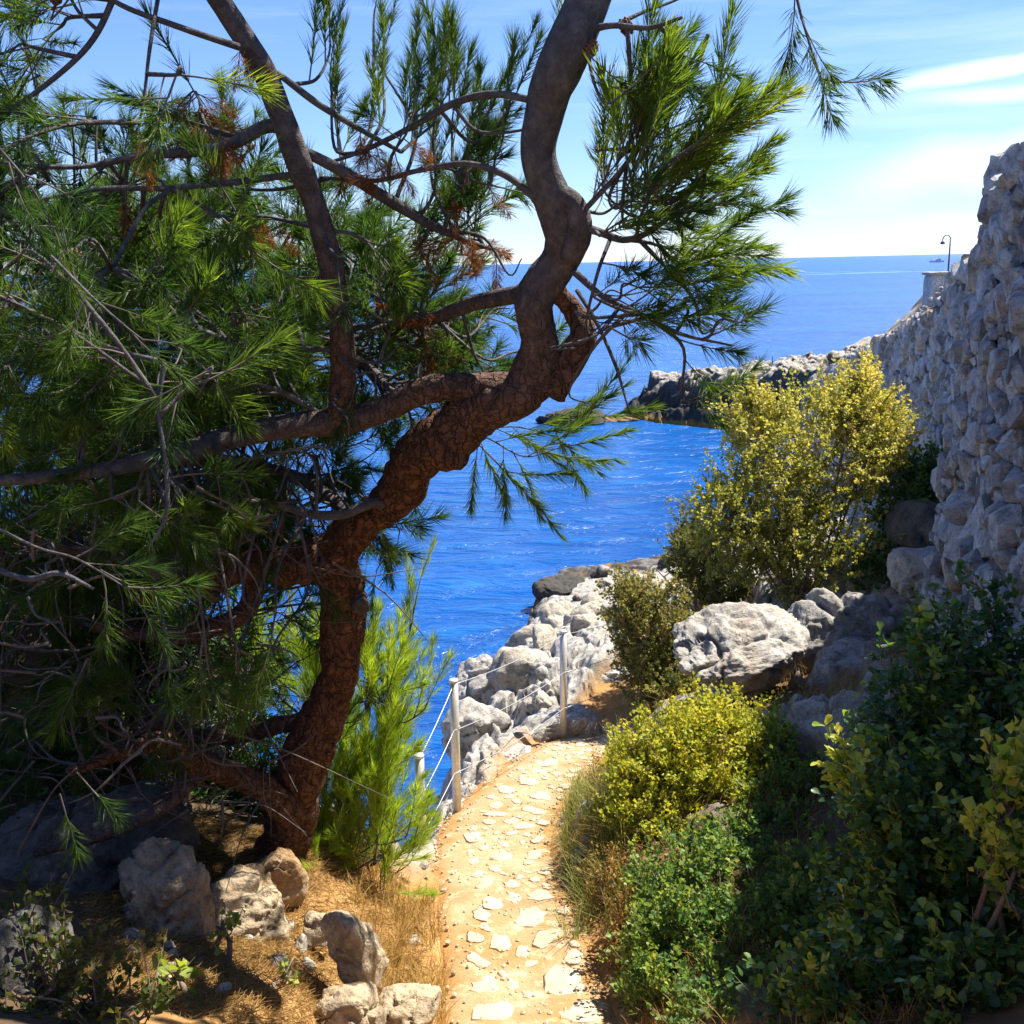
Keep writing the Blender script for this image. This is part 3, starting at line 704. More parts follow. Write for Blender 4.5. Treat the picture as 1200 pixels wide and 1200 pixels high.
def stone_mesh(k):
    r = np.random.default_rng(300 + k); V, F = ico(2)
    V = np.sign(V) * np.abs(V) ** .4; V = V / np.abs(V).max() * r.uniform(.8, 1.15, 3)
    for _ in range(11):                                   # planar cuts make it angular
        n = r.normal(size=3); n /= np.linalg.norm(n); c = r.uniform(.6, .98)
        dd = V @ n - c; V -= np.where(dd > 0, dd, 0)[:, None] * n
    V += .06 * fbm(V * 3.2 + k * 5, 3, 400 + k)[:, None] * V
    return V, F
stones = [stone_mesh(k) for k in range(14)]
stone_me = [make_mesh('stone', V, [F], M_WALL, False) for V, F in stones]
cand = []
u_ = 3.0
hs = None
urange = (float(np.interp(4.2, wp[:, 1], arc)), float(np.interp(28, wp[:, 1], arc)))
uc = urange[0]
while uc < urange[1]:
    x, y, tp, nx_, ny_ = (float(v) for v in wall_at(np.array([uc])) for v in v)
    base = float(wall_base(uc, x, y)); sc = np.interp(y, [5, 9, 13, 24], [.095, .10, .125, .175])
    z = base + rng.uniform(0, .1)
    while z < tp + .02:
        sz = sc * rng.choice([.5, .7, 1.0, 1.35, 1.9], p=[.2, .24, .26, .18, .12])
        if z + sz * 1.3 > tp + .03: sz = max(.045, (tp + .03 - z) / 1.3)
        du = rng.uniform(-.6, .6) * sc
        xx, yy_, tt_, n1, n2 = (float(v) for v in wall_at(np.array([uc + du])) for v in v)
        zz = z + sz * .7
        o_ = BAT * (tt_ - zz) - sz * .12 + rng.uniform(-.04, .04)
        cand.append((np.array([xx + n1 * o_, yy_ + n2 * o_, zz + rng.uniform(-.02, .02)]), sz, n1, n2))
        z += sz * rng.uniform(1.05, 1.45)
    uc += sc * 1.45
# coping lumps on the top
for uc in np.arange(urange[0], urange[1], .17):
    x, y, tp, n1, n2 = (float(v) for v in wall_at(np.array([uc])) for v in v)
    sz = rng.uniform(.05, .10) * np.interp(y, [5, 24], [.9, 1.4])
    o_ = -rng.uniform(.05, .35)
    cand.append((np.array([x + n1 * o_, y + n2 * o_, tp - .02 + rng.uniform(-.05, .06)]), sz, n1, n2))
def pix(p):
    q = np.asarray(p) - CAM; d = q @ fwd
    return 600 + FPX * (q @ rt) / d, 600 - FPX * (q @ up) / d, d
scored = []
for c in cand:
    px, py, d = pix(c[0]); vis = (960 < px < 1215 and 140 < py < 730)
    # the far part is hidden by bushes below this line
    if vis and px < 1075 and py > 470: vis = False
    scored.append((c[1] / d if vis else 0, c))
scored.sort(key=lambda t: -t[0])
acc = Acc()
for k, (s_, (p, sz, n1, n2)) in enumerate(scored):
    Rm = rotz_to([n1 + rng.normal(0, .18), n2 + rng.normal(0, .18), rng.normal(0, .18)])
    dims = np.array([rng.uniform(.75, 1.15), rng.uniform(.65, .95), rng.uniform(.6, .9)]) * sz * .9
    v = int(rng.integers(14))
    if k < 300:
        o = link('stone', stone_me[v], wall); o.matrix_local = mat4(Rm, p, dims)
    else:
        acc.add((stones[v][0] * dims) @ Rm.T + p, stones[v][1], 0, float(rng.random()))
link('rubble', acc.mesh('rubble', M_WALL, False), wall, kind='stuff')

# block and lamp behind the wall
bt = P(1098, 335, 60)
blk = thing('gate_pillar', 'squat square stone pillar behind the wall, under the lamp', 'pillar', bt)
V, F = ico(4); V = np.sign(V) * np.abs(V) ** .28; V /= np.abs(V).max()
Vb = V * np.array([.62, .62, 1.1]); Vb += .06 * fbm(Vb * 2.5, 4, 81)[:, None] * V
link('pillar_body', make_mesh('pillar_body', Vb, [F], M_WALL, True), blk, (0, 0, -.45))
Vb = V * np.array([.72, .72, .09]); Vb += .03 * fbm(Vb * 3, 3, 82)[:, None] * V
link('capstone', make_mesh('capstone', Vb, [F], M_ROCK, True), blk, (0, 0, .70))
lp = P(1111, 320, 72)
lamp = thing('street_lamp', 'thin dark street lamp with hooked arm against the sky', 'lamp', lp - np.array([0, 0, 2.5]))
a = Acc(); add_tube(a, [[0, 0, 0], [0, 0, 2.5], [0, 0, 4.75]], [.09, .065, .05], 8); link('pole', a.mesh('pole', M_DARKMETAL), lamp)
th = np.linspace(0, np.pi, 12)
a = Acc(); add_tube(a, np.vstack([np.stack([-.26 + .26 * np.cos(th), 0 * th, 4.75 + .27 * np.sin(th)], 1), [[-.52, 0, 4.62]]]), .035, 6); link('arm', a.mesh('arm', M_DARKMETAL), lamp)
a = Acc(); add_tube(a, [[-.52, 0, 4.66], [-.52, 0, 4.6], [-.52, 0, 4.45], [-.52, 0, 4.42]], [.04, .1, .17, .05], 10); link('lamp_head', a.mesh('lamp_head', M_DARKMETAL), lamp)

# ------------------------------------------------------------------ motor yacht on the horizon
yp = P(1098, 306, 1500); yp[2] = 0
dd = np.linalg.norm(yp[:2] - CAM[:2])
yacht = thing('motor_yacht', 'tiny white motor yacht just below the horizon', 'boat', (yp[0], yp[1], 0))
L = 19.0
xsn = np.linspace(-1, 1, 15); hwid = 2.4 * (1 - np.clip(-xsn, 0, 1) ** 2.4)          # bow points left
rows = []
for f, zf in ((.55, -.3), (.85, .7), (1.0, 2.1)):
    rows.append(np.stack([xsn * L / 2 - (.9 * (zf > 0) * (xsn < -.6)), -hwid * f - .02, np.full(15, zf) + .5 * np.clip(-xsn, 0, 1) ** 2 * (zf > 1)], 1))
for r_ in rows[::-1]: rows.append(r_ * np.array([1, -1, 1]))
Vh = np.stack(rows, 0)
link('hull', make_mesh('hull', Vh.reshape(-1, 3), [grid_faces(6, 15), np.array([[0, 15, 30, 45], [0, 45, 60, 75], [14, 89, 74, 59], [14, 59, 44, 29]])], M_WHITE, False), yacht)
def loft(x0, x1, x2, x3, w, z0, z1):
    v = np.array([[x0, -w, z0], [x1, -w, z0], [x1, w, z0], [x0, w, z0], [x2, -w * .85, z1], [x3, -w * .85, z1], [x3, w * .85, z1], [x2, w * .85, z1]])
    return v, np.array([[0, 1, 5, 4], [1, 2, 6, 5], [2, 3, 7, 6], [3, 0, 4, 7], [4, 5, 6, 7], [3, 2, 1, 0]])
for nm, args, m_ in (('cabin', (-4.5, 6, -2.6, 5.6, 2.0, 2.1, 3.9), M_WHITE), ('window', (-3.9, 4.6, -3.3, 4.4, 2.03, 2.7, 3.4), M_GLASS), ('flybridge', (-1.6, 4.5, -.6, 4.8, 1.7, 3.9, 5.0), M_WHITE), ('radar_arch', (2.4, 3.2, 2.9, 3.5, 1.2, 5.0, 6.4), M_WHITE)):
    v, f = loft(*args); link(nm, make_mesh(nm, v, [f], m_, False), yacht)

# ------------------------------------------------------------------ cable railing along the path
rail = thing('cable_railing', 'steel post and cable railing on the seaward edge of the path', 'railing', P(532, 955, 7.8))
RB = P(532, 955, 7.8)
posts = [(P(491.5, 1030, 7.05), P(491, 887, 7.05)), (P(533, 957, 7.8), P(531.5, 799, 7.75)), (P(661, 872, 9.95), P(660, 741, 9.9)), (P(790, 800, 12.3), P(790, 700, 12.3))]
for b_, t_ in posts:
    b_ = b_ + (b_ - t_) * .12; ax = (t_ - b_) / np.linalg.norm(t_ - b_); ax = np.array([ax[0] * .6, 0, 1.0])
    h = t_[2] - b_[2]
    a = Acc(); top = np.array([t_[0], t_[1], t_[2]]); bot = top - ax * h
    add_tube(a, [bot - RB, (bot + top) / 2 - RB, top - RB], .034, 16)
    po = link('post', a.mesh('post', M_STEEL), rail)
    a = Acc(); add_tube(a, [top - RB + [0, 0, z] for z in (0, .003, .014, .020, .021)], [.034, .036, .036, .03, .001], 16)
    link('cap', a.mesh('cap', M_STEEL), po)
    a = Acc()
    for f in (.32, .66):
        q = top - ax * h * f - RB; add_tube(a, [q + [-.041, -.005, 0], q + [.041, -.005, 0]], .008, 6)
    link('cable_clamp', a.mesh('cable_clamp', M_CABLE), po)
for frac in (.02, .36, .68):
    for (b0, t0), (b1, t1) in zip(posts[:-1], posts[1:]):
        p0 = t0 + (b0 - t0) * frac; p1 = t1 + (b1 - t1) * frac
        if frac > .9: continue
        tt = np.linspace(0, 1, 14)[:, None]; line = p0 + (p1 - p0) * tt; line[:, 2] -= .05 * np.linalg.norm(p1 - p0) * .35 * (tt * (1 - tt) * 4)[:, 0]
        a = Acc(); add_tube(a, line - RB, .003, 6); link('cable', a.mesh('cable', M_CABLE), rail)

# ------------------------------------------------------------------ the big pine
pine = thing('pine_tree', 'old leaning pine with a twisted trunk and dark needles hanging over the path', 'tree', P(325, 1040, 5.6))
PB = P(325, 1040, 5.6)
skel = []                                  # (point, radius, direction) of the limbs, for anchoring twigs
def limb(pts, name='branch', sides=10, red=.5, parent=pine, base=PB, per=7, knob=.17, store=skel):
    arr = np.array([[*P(a, b, c), r] for a, b, c, r in pts])
    c = catmull(arr, per); p, r = c[:, :3], np.maximum(c[:, 3], .004)
    r = .87 * r * (1 + knob * fbm(p * 5, 3, int(abs(pts[0][0])) + 5))
    p = p + (r * .35)[:, None] * np.stack([fbm(p * 3.5, 2, 91), fbm(p * 3.5, 2, 92), fbm(p * 3.5, 2, 93)], 1)
    V, Q, cp = tube(p - base, r, sides)
    if r.max() > .04:                       # bark relief
        ctr = np.vstack([np.repeat(p - base, sides, 0), p[:1] - base, p[-1:] - base]); rr = np.concatenate([np.repeat(r, sides), r[:1], r[-1:]])
        wq = (V + base) * np.array([16, 16, 6.5]); f1, f2 = worley(wq, 95)
        V = V + (V - ctr) * (np.concatenate([np.repeat(np.interp(np.linspace(0, 1, len(p)), np.linspace(0, 1, np.size(red)), np.atleast_1d(red)), sides), [0, 0]]) * .95 + .05)[:, None] * (.16 * (sstep(f2 - f1, 0, .25) - .6) + .12 * fbm((V + base) * 7, 3, 96))[:, None]
    tn = red if np.isscalar(red) else np.concatenate([np.repeat(np.interp(np.linspace(0, 1, len(p)), np.linspace(0, 1, len(red)), red), sides), [red[0], red[-1]]])
    a = Acc(); a.add(V, Q, 0, tn); a.T.append(cp); a.tm.append(np.zeros(len(cp)))
    o = link(name, a.mesh(name, M_BARK), parent)
    if store is not None:
        for i in range(0, len(p), 2): store.append((p[i], r[i]))
    return o
limb([(316, 1075, 5.8, .24), (324, 1032, 5.65, .185), (334, 985, 5.6, .165), (344, 930, 5.5, .158), (366, 868, 5.4, .142), (394, 802, 5.3, .115), (402, 748, 5.2, .118), (401, 695, 5.1, .122), (393, 655, 5.0, .125), (408, 628, 4.9, .112), (436, 602, 4.82, .10), (470, 572, 4.7, .112), (492, 535, 4.55, .122), (528, 508, 4.45, .135), (560, 480, 4.35, .118), (596, 466, 4.25, .105), (622, 443, 4.2, .105), (631, 400, 4.1, .082), (629, 352, 4.0, .085), (652, 312, 3.95, .088), (662, 278, 3.88, .088), (648, 235, 3.8, .08), (630, 185, 3.7, .072), (640, 120, 3.6, .082), (664, 55, 3.5, .088), (690, -5, 3.45, .085), (715, -90, 3.4, .08), (700, -220, 3.4, .065), (640, -380, 3.4, .04)],
     'trunk', 28, [.8, .85, .95, 1, .9, .6, .22, .05, 0, 0], per=12)
limb([(398, 648, 5.0, .12), (345, 662, 4.95, .11), (295, 664, 5.0, .09), (240, 680, 5.1, .075), (170, 700, 5.2, .06)], red=.9)
limb([(300, 668, 5.2, .06), (290, 712, 5.25, .06), (240, 738, 5.3, .055), (180, 745, 5.3, .045), (110, 735, 5.3, .03)], red=.6)
limb([(345, 955, 5.5, .11), (312, 925, 5.25, .085), (262, 905, 5.05, .08), (218, 888, 4.85, .085), (190, 872, 4.75, .07), (150, 880, 4.6, .04), (80, 905, 4.4, .025)], red=.8)
limb([(368, 850, 5.4, .06), (335, 848, 5.5, .055), (290, 860, 5.6, .05), (235, 862, 5.7, .045), (170, 850, 5.8, .03)], red=.7)
limb([(235, 905, 4.9, .05), (190, 945, 4.75, .04), (130, 975, 4.6, .03), (40, 1000, 4.4, .02)], red=.4)
limb([(600, 458, 4.28, .09), (545, 455, 4.3, .07), (500, 458, 4.35, .065), (455, 478, 4.4, .062), (400, 493, 4.4, .065), (330, 500, 4.3, .06), (262, 514, 4.1, .055), (205, 533, 3.9, .048), (130, 548, 3.8, .032), (60, 558, 3.7, .026), (-60, 566, 3.6, .02)], sides=16, red=[.7, .6, .4, .2, .1, .1])
limb([(398, 500, 4.4, .07), (403, 440, 4.3, .062), (401, 385, 4.2, .058), (387, 312, 4.1, .055), (371, 250, 4.0, .052), (351, 190, 3.9, .055), (326, 122, 3.8, .052), (297, 62, 3.7, .047), (262, 8, 3.6, .045), (232, -45, 3.5, .04), (190, -160, 3.4, .03)], sides=16, red=[.7, .4, .2, .1, .1])
limb([(640, 458, 4.2, .085), (665, 425, 4.15, .075), (682, 392, 4.1, .062), (672, 362, 4.1, .05), (654, 342, 4.0, .045)], sides=14, red=.7)
limb([(648, 225, 3.78, .05), (674, 240, 3.75, .05), (680, 272, 3.78, .055), (668, 305, 3.85, .05)], sides=12, red=.2)
limb([(520, 515, 4.5, .10), (525, 560-35, 4.45, .11), (545, 540, 4.42, .045)], sides=12, red=.9)          # broken stub
limb([(407, 700, 5.12, .07), (420, 706, 5.05, .055), (424, 712, 5.0, .05)], sides=12, red=.3)              # burr
B = limb
B([(335, 150, 3.85, .032), (312, 148, 3.85, .03), (270, 168, 3.8, .026), (230, 178, 3.75, .022), (170, 182, 3.7, .016), (90, 196, 3.6, .01), (-10, 190, 3.5, .006)], red=.1)
B([(345, 204, 3.92, .016), (270, 214, 3.8, .014), (190, 221, 3.7, .012), (110, 222, 3.6, .009), (0, 245, 3.5, .006)], red=.1)
B([(200, 221, 3.7, .009), (170, 245, 3.65, .009), (147, 285, 3.6, .009), (125, 318, 3.55, .008), (60, 338, 3.5, .006), (0, 352, 3.4, .005)], red=0)
B([(351, 178, 3.9, .02), (366, 182, 3.92, .024), (420, 212, 4.05, .026), (470, 243, 4.2, .027), (520, 272, 4.3, .018), (575, 292, 4.4, .008)], red=.1)
B([(306, 80, 3.72, .012), (326, 87, 3.75, .013), (370, 120, 3.8, .014), (415, 148, 3.9, .012), (470, 178, 4.0, .009)], red=.1)
B([(630, 118, 3.62, .016), (580, 110, 3.7, .015), (530, 122, 3.8, .015), (480, 150, 3.9, .013), (430, 175, 4.0, .010), (388, 190, 4.0, .007)], red=.1)
B([(628, 232, 3.75, .014), (590, 205, 3.8, .014), (545, 192, 3.85, .014), (490, 200, 3.9, .012), (440, 212, 4.0, .010), (375, 208, 4.1, .007)], red=.1)
B([(672, 262, 3.78, .022), (703, 272, 3.75, .017), (735, 281, 3.7, .014), (775, 262, 3.65, .011), (815, 215, 3.6, .008), (855, 160, 3.55, .005)], red=.1)
B([(664, 268, 3.8, .014), (700, 230, 3.7, .012), (735, 190, 3.65, .010), (780, 120, 3.6, .007), (830, 40, 3.55, .005)], red=.1)
B([(672, 318, 3.9, .016), (710, 350, 3.85, .012), (750, 368, 3.8, .010), (800, 392, 3.75, .008), (858, 405, 3.7, .004)], red=.1)
B([(676, 340, 3.95, .010), (700, 380, 3.9, .009), (722, 430, 3.85, .007), (738, 485, 3.8, .004)], red=.1)
B([(640, 335, 4.05, .045), (605, 345, 4.2, .042), (555, 356, 4.4, .038), (500, 375, 4.6, .03), (440, 380, 4.8, .02)], red=.3)
B([(450, 592, 4.7, .03), (436, 590, 4.62, .028), (400, 603, 4.55, .026), (365, 602, 4.5, .022), (320, 590, 4.5, .016), (270, 585, 4.5, .010)], red=.1)
B([(392, 410, 4.25, .014), (330, 408, 4.15, .013), (280, 402, 4.0, .012), (232, 386, 3.9, .012)], red=0)
B([(385, 492, 4.4, .014), (350, 470, 4.3, .014), (320, 455, 4.2, .013), (285, 452, 4.1, .011), (215, 460, 4.0, .006)], red=0)
B([(192, 425, 3.0, .009), (186, 480, 3.0, .008), (194, 540, 3.0, .008), (196, 600, 3.0, .006), (176, 640, 3.0, .004)], red=0)
B([(670, 40, 3.5, .02), (715, 30, 3.4, .012), (760, 32, 3.35, .009), (800, 20, 3.3, .006)], red=.1)
B([(-30, 655, 3.1, .010), (30, 678, 3.05, .010), (70, 672, 3.0, .008), (110, 690, 3.0, .005)], red=0)
B([(140, -20, 3.4, .012), (110, 45, 3.4, .012), (60, 95, 3.4, .010), (-20, 150, 3.4, .007)], red=.1)
B([(280, 55, 3.6, .014), (220, 35, 3.5, .012), (150, 10, 3.4, .010), (100, -20, 3.4, .008)], red=.1)
B([(185, 0, 3.45, .008), (175, 60, 3.4, .007), (168, 120, 3.4, .005), (160, 158, 3.4, .003)], red=.1)
B([(255, 700, 5.2, .04), (160, 660, 5.0, .035), (70, 640, 4.8, .03), (-60, 620, 4.6, .02)], red=.3)
B([(460, 480, 4.6, .03), (430, 430, 5.2, .03), (330, 380, 5.6, .025), (220, 350, 5.6, .02), (100, 330, 5.4, .012)], red=.2)
B([(420, 610, 4.9, .04), (350, 560, 5.3, .035), (250, 540, 5.5, .03), (120, 560, 5.4, .02)], red=.2)

def spray_arrays(k, L=.24, n=42, nl=.118, spread=.72, w=.0011, tipn=11, cover=.68, simple=False, tb=0.0):
    r = np.random.default_rng(500 + k); a = Acc()
    bend = r.uniform(-.06, .06, 2)
    ax = lambda t: np.stack([bend[0] * t ** 2, bend[1] * t ** 2, L * t], -1)
    tt = np.linspace(0, 1, 5)
    add_tube(a, ax(tt), np.linspace(.0035, .0018, 5), 4, 1, .5, False)
    t = np.concatenate([1 - cover + cover * r.random(n) ** .8, np.full(tipn, .985)])
    ph = r.uniform(0, 2 * np.pi, len(t)); sp = np.concatenate([spread * r.uniform(.6, 1.25, n), spread * .75 * r.uniform(.1, 1.1, tipn)])
    ln = nl * r.uniform(.7, 1.15, len(t)) * np.concatenate([np.interp(t[:n], [0, .9, 1], [1, 1, .9]), np.full(tipn, .85)])
    b = ax(t); dirv = np.stack([np.sin(sp) * np.cos(ph), np.sin(sp) * np.sin(ph), np.cos(sp)], 1)
    # needles come in pairs
    b = np.repeat(b, 2, 0); dirv = np.repeat(dirv, 2, 0) + r.normal(0, .07, (2 * len(t), 3)); ln = np.repeat(ln, 2)
    dirv /= np.linalg.norm(dirv, axis=1)[:, None]
    sd = np.cross(dirv, r.normal(size=dirv.shape)); sd /= np.linalg.norm(sd, axis=1)[:, None]
    s2 = np.cross(dirv, sd)
    curve = sd * (ln * r.uniform(-.12, .12, len(ln)))[:, None]
    tn = np.repeat(np.clip(r.normal(.5 + tb, .22, len(ln)), 0, 1), 7)
    m_ = b + dirv * (ln * .5)[:, None] + curve * .5
    tip = b + dirv * ln[:, None] + curve * 0
    k_ = 6
    if simple:
        w1_ = w * 1.25
        NV = np.stack([b + sd * w1_, b - sd * w1_, b + s2 * w1_, b - s2 * w1_, tip], 1); k_ = 5
        FT = ((0, 1, 4), (2, 3, 4))
    else:
        m1_ = b + dirv * (ln * .4)[:, None] + curve * .5
        NV = np.stack([b, m1_ + sd * w, m1_ - sd * w, m1_ + s2 * w, m1_ - s2 * w, tip], 1)
        FT = ((0, 2, 1), (1, 2, 5), (0, 4, 3), (3, 4, 5))
    i = np.arange(len(b))[:, None] * k_; tn = tn.reshape(-1, 7)[:, :k_].ravel()
    F = np.concatenate([i + np.array([f]) for f in FT], 0)
    a.add(NV.reshape(-1, 3), F, 0, tn)
    return a
def spr_list(simple): return [spray_arrays(k, simple=simple, w=.0013, tb=-.28) for k in range(6)] + [spray_arrays(10 + k, .34, 55, .118, .5, .0013, cover=.8, simple=simple) for k in range(4)] + [spray_arrays(20 + k, .36, 56, .125, .48, .0017, cover=.8, simple=simple, tb=.75) for k in range(4)]
def acc_arrays(a):
    V = np.concatenate(a.V); T = np.concatenate(a.T) if a.T else np.zeros((0, 3), int); Q = np.concatenate(a.Q) if a.Q else np.zeros((0, 4), int)
    return V, T, Q, np.concatenate(a.tt)
def spray_set(arrs, simple, mats, name='needle_spray'):
    return [a.mesh(name, mats) for a in arrs], [acc_arrays(a) for a in simple]
PINE_ME, PINE_AR = spray_set(spr_list(False), spr_list(True), [M_NEEDLE, M_TWIG])
DEAD = [spray_arrays(40 + k, .2, 60, .085, .75, cover=.9) for k in range(3)]
DEAD_ME, DEAD_AR = spray_set(DEAD, DEAD, [M_DEADNEEDLE, M_TWIG], 'dead_needle_spray')

def pxdir(dx, dy, dz=0.0):
    v = rt * dx - up * dy + fwd * dz; return v / np.linalg.norm(v)

sprays = []      # (point, direction, scale, variant)
LINES = []
def grow(region, anchors, base, parent, out, bare_r=.0045):
    cx, cy, rx, ry, d0, d1, n, dirx, diry, dstr, scale, nsp, variants = region
    for _ in range(n):
        while True:
            ex, ey = rng.uniform(-1, 1, 2)
            if ex * ex + ey * ey <= 1: break
        e = cx + rng.normal(0, rx, 3) if isinstance(cx, np.ndarray) else P(cx + ex * rx, cy + ey * ry, rng.uniform(d0, d1))
        dist = np.linalg.norm(anchors[:, :3] - e, axis=1) + .35 * (anchors[:, 3] > .07)
        cand_ = np.argsort(dist)[:6]; ai = cand_[int(rng.integers(len(cand_)))]
        a = anchors[ai, :3]; L = np.linalg.norm(e - a)
        if L < .15:
            e = e + rng.normal(0, .15, 3); L = np.linalg.norm(e - a)
        if L > 1.5: a = e + (a - e) * 1.5 / L; L = 1.5
        mid = (a + e) / 2 + rng.normal(0, .12 * L, 3) - np.array([0, 0, .05 * L])
        pref = pxdir(dirx, diry, rng.normal(0, .2))
        e2 = e + pref * .10
        qx, qy, _q = pix(e2)
        if qx > 880 and 130 < qy < 420: continue
        line = catmull(np.array([a, mid, e, e2]), 5)
        V, Q, cp = tube(line - base, np.linspace(bare_r * 1.6 + .004 * min(L, 1), .0025, len(line)), 5)
        ac = Acc(); ac.add(V, Q, 0, .1); ac.T.append(cp); ac.tm.append(np.zeros(len(cp)))
        link('branch', ac.mesh('branch', M_BARK), parent)
        LINES.append(line)
        seg = np.cumsum(np.concatenate([[0], np.linalg.norm(np.diff(line, axis=0), axis=1)])); tot = seg[-1]
        for q in np.linspace(max(.25, 1 - .75 / tot), 1, nsp):
            s_ = q * tot; p = np.array([np.interp(s_, seg, line[:, c]) for c in range(3)])
            tg = np.array([np.interp(min(s_ + .03, tot), seg, line[:, c]) - np.interp(s_ - .03, seg, line[:, c]) for c in range(3)]); tg /= np.linalg.norm(tg) + 1e-9
            dv = .7 * tg + dstr * pref + rng.normal(0, .5 * (1.15 - min(dstr, 1)) + .12, 3) + np.array([0, 0, .12])
            out.append((p, dv / np.linalg.norm(dv), scale * rng.uniform(.8, 1.15), int(rng.choice(variants))))
# unseen crown limbs added above the frame, towards the sun, to carry shading sprays
for pts_ in ([(705, -150, 3.4, .06), (770, -260, 3.7, .05), (860, -380, 4.1, .04), (930, -520, 4.6, .02)], [(655, -330, 3.4, .045), (640, -420, 3.8, .04), (690, -560, 4.4, .03), (760, -700, 5.0, .02)], [(200, -140, 3.4, .04), (300, -260, 3.8, .035), (420, -380, 4.3, .025), (500, -480, 4.8, .015)], [(645, -300, 3.4, .045), (500, -330, 3.8, .04), (350, -380, 4.2, .03), (200, -420, 4.6, .02)]):
    limb(pts_, red=.2)
rng = np.random.default_rng(43)
ANCH = np.array([[*p, r] for p, r in skel])
SH = list(range(6)); LG = [6, 7, 8, 9]; ALL = SH + LG; BR = [10, 11, 12, 13]  # SH tinted darker for shade, BR brighter for backlit shoots
REG = [
 (100, 80, 150, 100, 2.9, 4.0, 8, -.2, .3, .4, 1.0, 5, ALL), (90, 270, 130, 100, 3.0, 4.6, 17, -.3, .2, .3, 1.0, 6, SH),
 (250, 300, 110, 110, 4.3, 5.6, 16, 0, -.3, .3, 1.0, 6, ALL), (110, 430, 140, 90, 3.0, 5.2, 20, -.2, .4, .4, 1.0, 6, SH),
 (300, 430, 110, 80, 4.6, 6.0, 16, 0, .2, .2, 1.0, 6, SH), (500, 320, 95, 70, 4.4, 5.4, 14, .2, -.2, .3, 1.0, 6, SH),
 (470, 410, 80, 50, 4.6, 5.6, 9, .2, .1, .3, 1.0, 6, SH),
 (470, 90, 95, 80, 3.9, 4.6, 9, .08, -1, .95, .9, 3, BR + LG), (560, 150, 55, 80, 3.8, 4.3, 5, .1, -1, .8, .9, 5, LG), (520, 235, 80, 35, 3.9, 4.6, 6, .2, -.7, .5, 1, 5, SH),
 (835, 120, 35, 60, 3.5, 3.7, 4, .5, -.85, 1.1, 1.0, 5, BR), (800, 240, 22, 26, 3.5, 3.7, 3, .8, -.5, 1.1, .85, 5, BR + LG), (765, 165, 60, 100, 3.45, 3.8, 11, .5, -.85, 1.1, 1.0, 6, BR + BR + LG), (800, 250, 60, 45, 3.5, 3.8, 7, .85, -.45, 1.0, 1.0, 6, BR + LG), (745, 265, 40, 50, 3.6, 4.0, 6, .5, -.3, .6, 1.0, 5, BR + SH),
 (780, 375, 75, 35, 3.6, 3.95, 6, .9, .05, .8, 1.0, 5, SH), (715, 345, 40, 50, 3.7, 4.1, 4, .6, .3, .6, 1.0, 5, SH), (735, 40, 50, 40, 3.3, 3.5, 4, .6, -.3, .7, 1.0, 4, SH),
 (560, 420, 50, 40, 4.6, 5.2, 6, .3, 0, .4, 1, 5, SH),
 (290, 560, 120, 50, 4.5, 5.6, 12, -.2, .3, .3, 1, 6, SH), (90, 600, 110, 60, 3.4, 5.2, 10, -.3, .3, .3, 1, 6, SH),
 (80, 780, 100, 100, 4.0, 6.0, 12, -.2, .4, .3, 1, 6, SH), (240, 800, 120, 70, 5.4, 6.6, 9, 0, .2, .2, 1, 6, SH), (200, 640, 140, 60, 5.3, 6.5, 12, 0, .2, .2, 1, 6, SH),
 (430, 560, 40, 40, 5.0, 5.6, 4, .3, .5, .5, 1, 5, SH), (130, 190, 160, 90, 4.4, 5.5, 5, 0, -.2, .3, 1, 6, ALL),
 (60, -180, 280, 120, 3.0, 4.6, 14, 0, -.4, .4, 1.1, 7, ALL), (520, -180, 240, 110, 3.2, 4.6, 12, .2, -.6, .4, 1.1, 7, ALL),  # crown above the frame, put there for its shade
]
REG += [(190, 330, 200, 160, 5.2, 7.0, 32, 0, 0, .2, 1.15, 7, SH), (70, 560, 120, 110, 5.0, 7.0, 18, 0, .2, .2, 1.15, 7, SH), (320, 560, 90, 60, 5.2, 6.2, 10, 0, .2, .2, 1.1, 7, SH), (440, 340, 110, 110, 5.0, 6.0, 20, .1, 0, .2, 1.05, 6, SH),
        (230, 420, 170, 110, 4.8, 6.2, 22, 0, .1, .2, 1.15, 7, SH + BR), (330, 300, 90, 70, 4.6, 5.8, 12, 0, -.1, .2, 1.1, 7, SH), (520, 400, 75, 60, 4.7, 5.6, 14, .2, 0, .3, 1, 6, SH),
        (110, 650, 140, 80, 4.6, 6.2, 16, 0, .2, .2, 1.1, 7, SH), (60, 450, 110, 120, 4.4, 6.0, 14, 0, .2, .2, 1.1, 7, SH), (260, 220, 130, 70, 4.8, 5.8, 10, 0, -.1, .2, 1.05, 6, SH),
        (50, 300, 90, 190, 2.8, 4.0, 10, -.2, .2, .3, 1, 6, SH), (250, 600, 130, 60, 5.6, 6.8, 12, 0, .2, .2, 1.1, 7, SH)]
FLECKS = [P(*q) for q in ((300, 1130, 4.1), (360, 1170, 3.9), (285, 1060, 4.6), (225, 1160, 3.8), (420, 1110, 4.4), (250, 895, 4.95), (765, 165, 3.6), (720, 120, 3.5), (800, 230, 3.6), (520, 452, 4.25), (430, 930, 6.1), (410, 1010, 6.0), (110, 660, 2.4), (640, 540, 4.6), (700, 60, 3.5), (760, 90, 3.5), (820, 120, 3.6), (720, 210, 3.6), (780, 290, 3.7), (850, 190, 3.6), (690, 300, 3.8), (800, 380, 3.7), (590, 525, 4.5))]
def in_gap(p, r_):
    for f in FLECKS:
        v = p - f; t_ = v @ sun_dir
        if t_ > .35 and np.linalg.norm(v - t_ * sun_dir) < r_: return True
    return False
shade = [p for p, r_ in skel if r_ > .05]
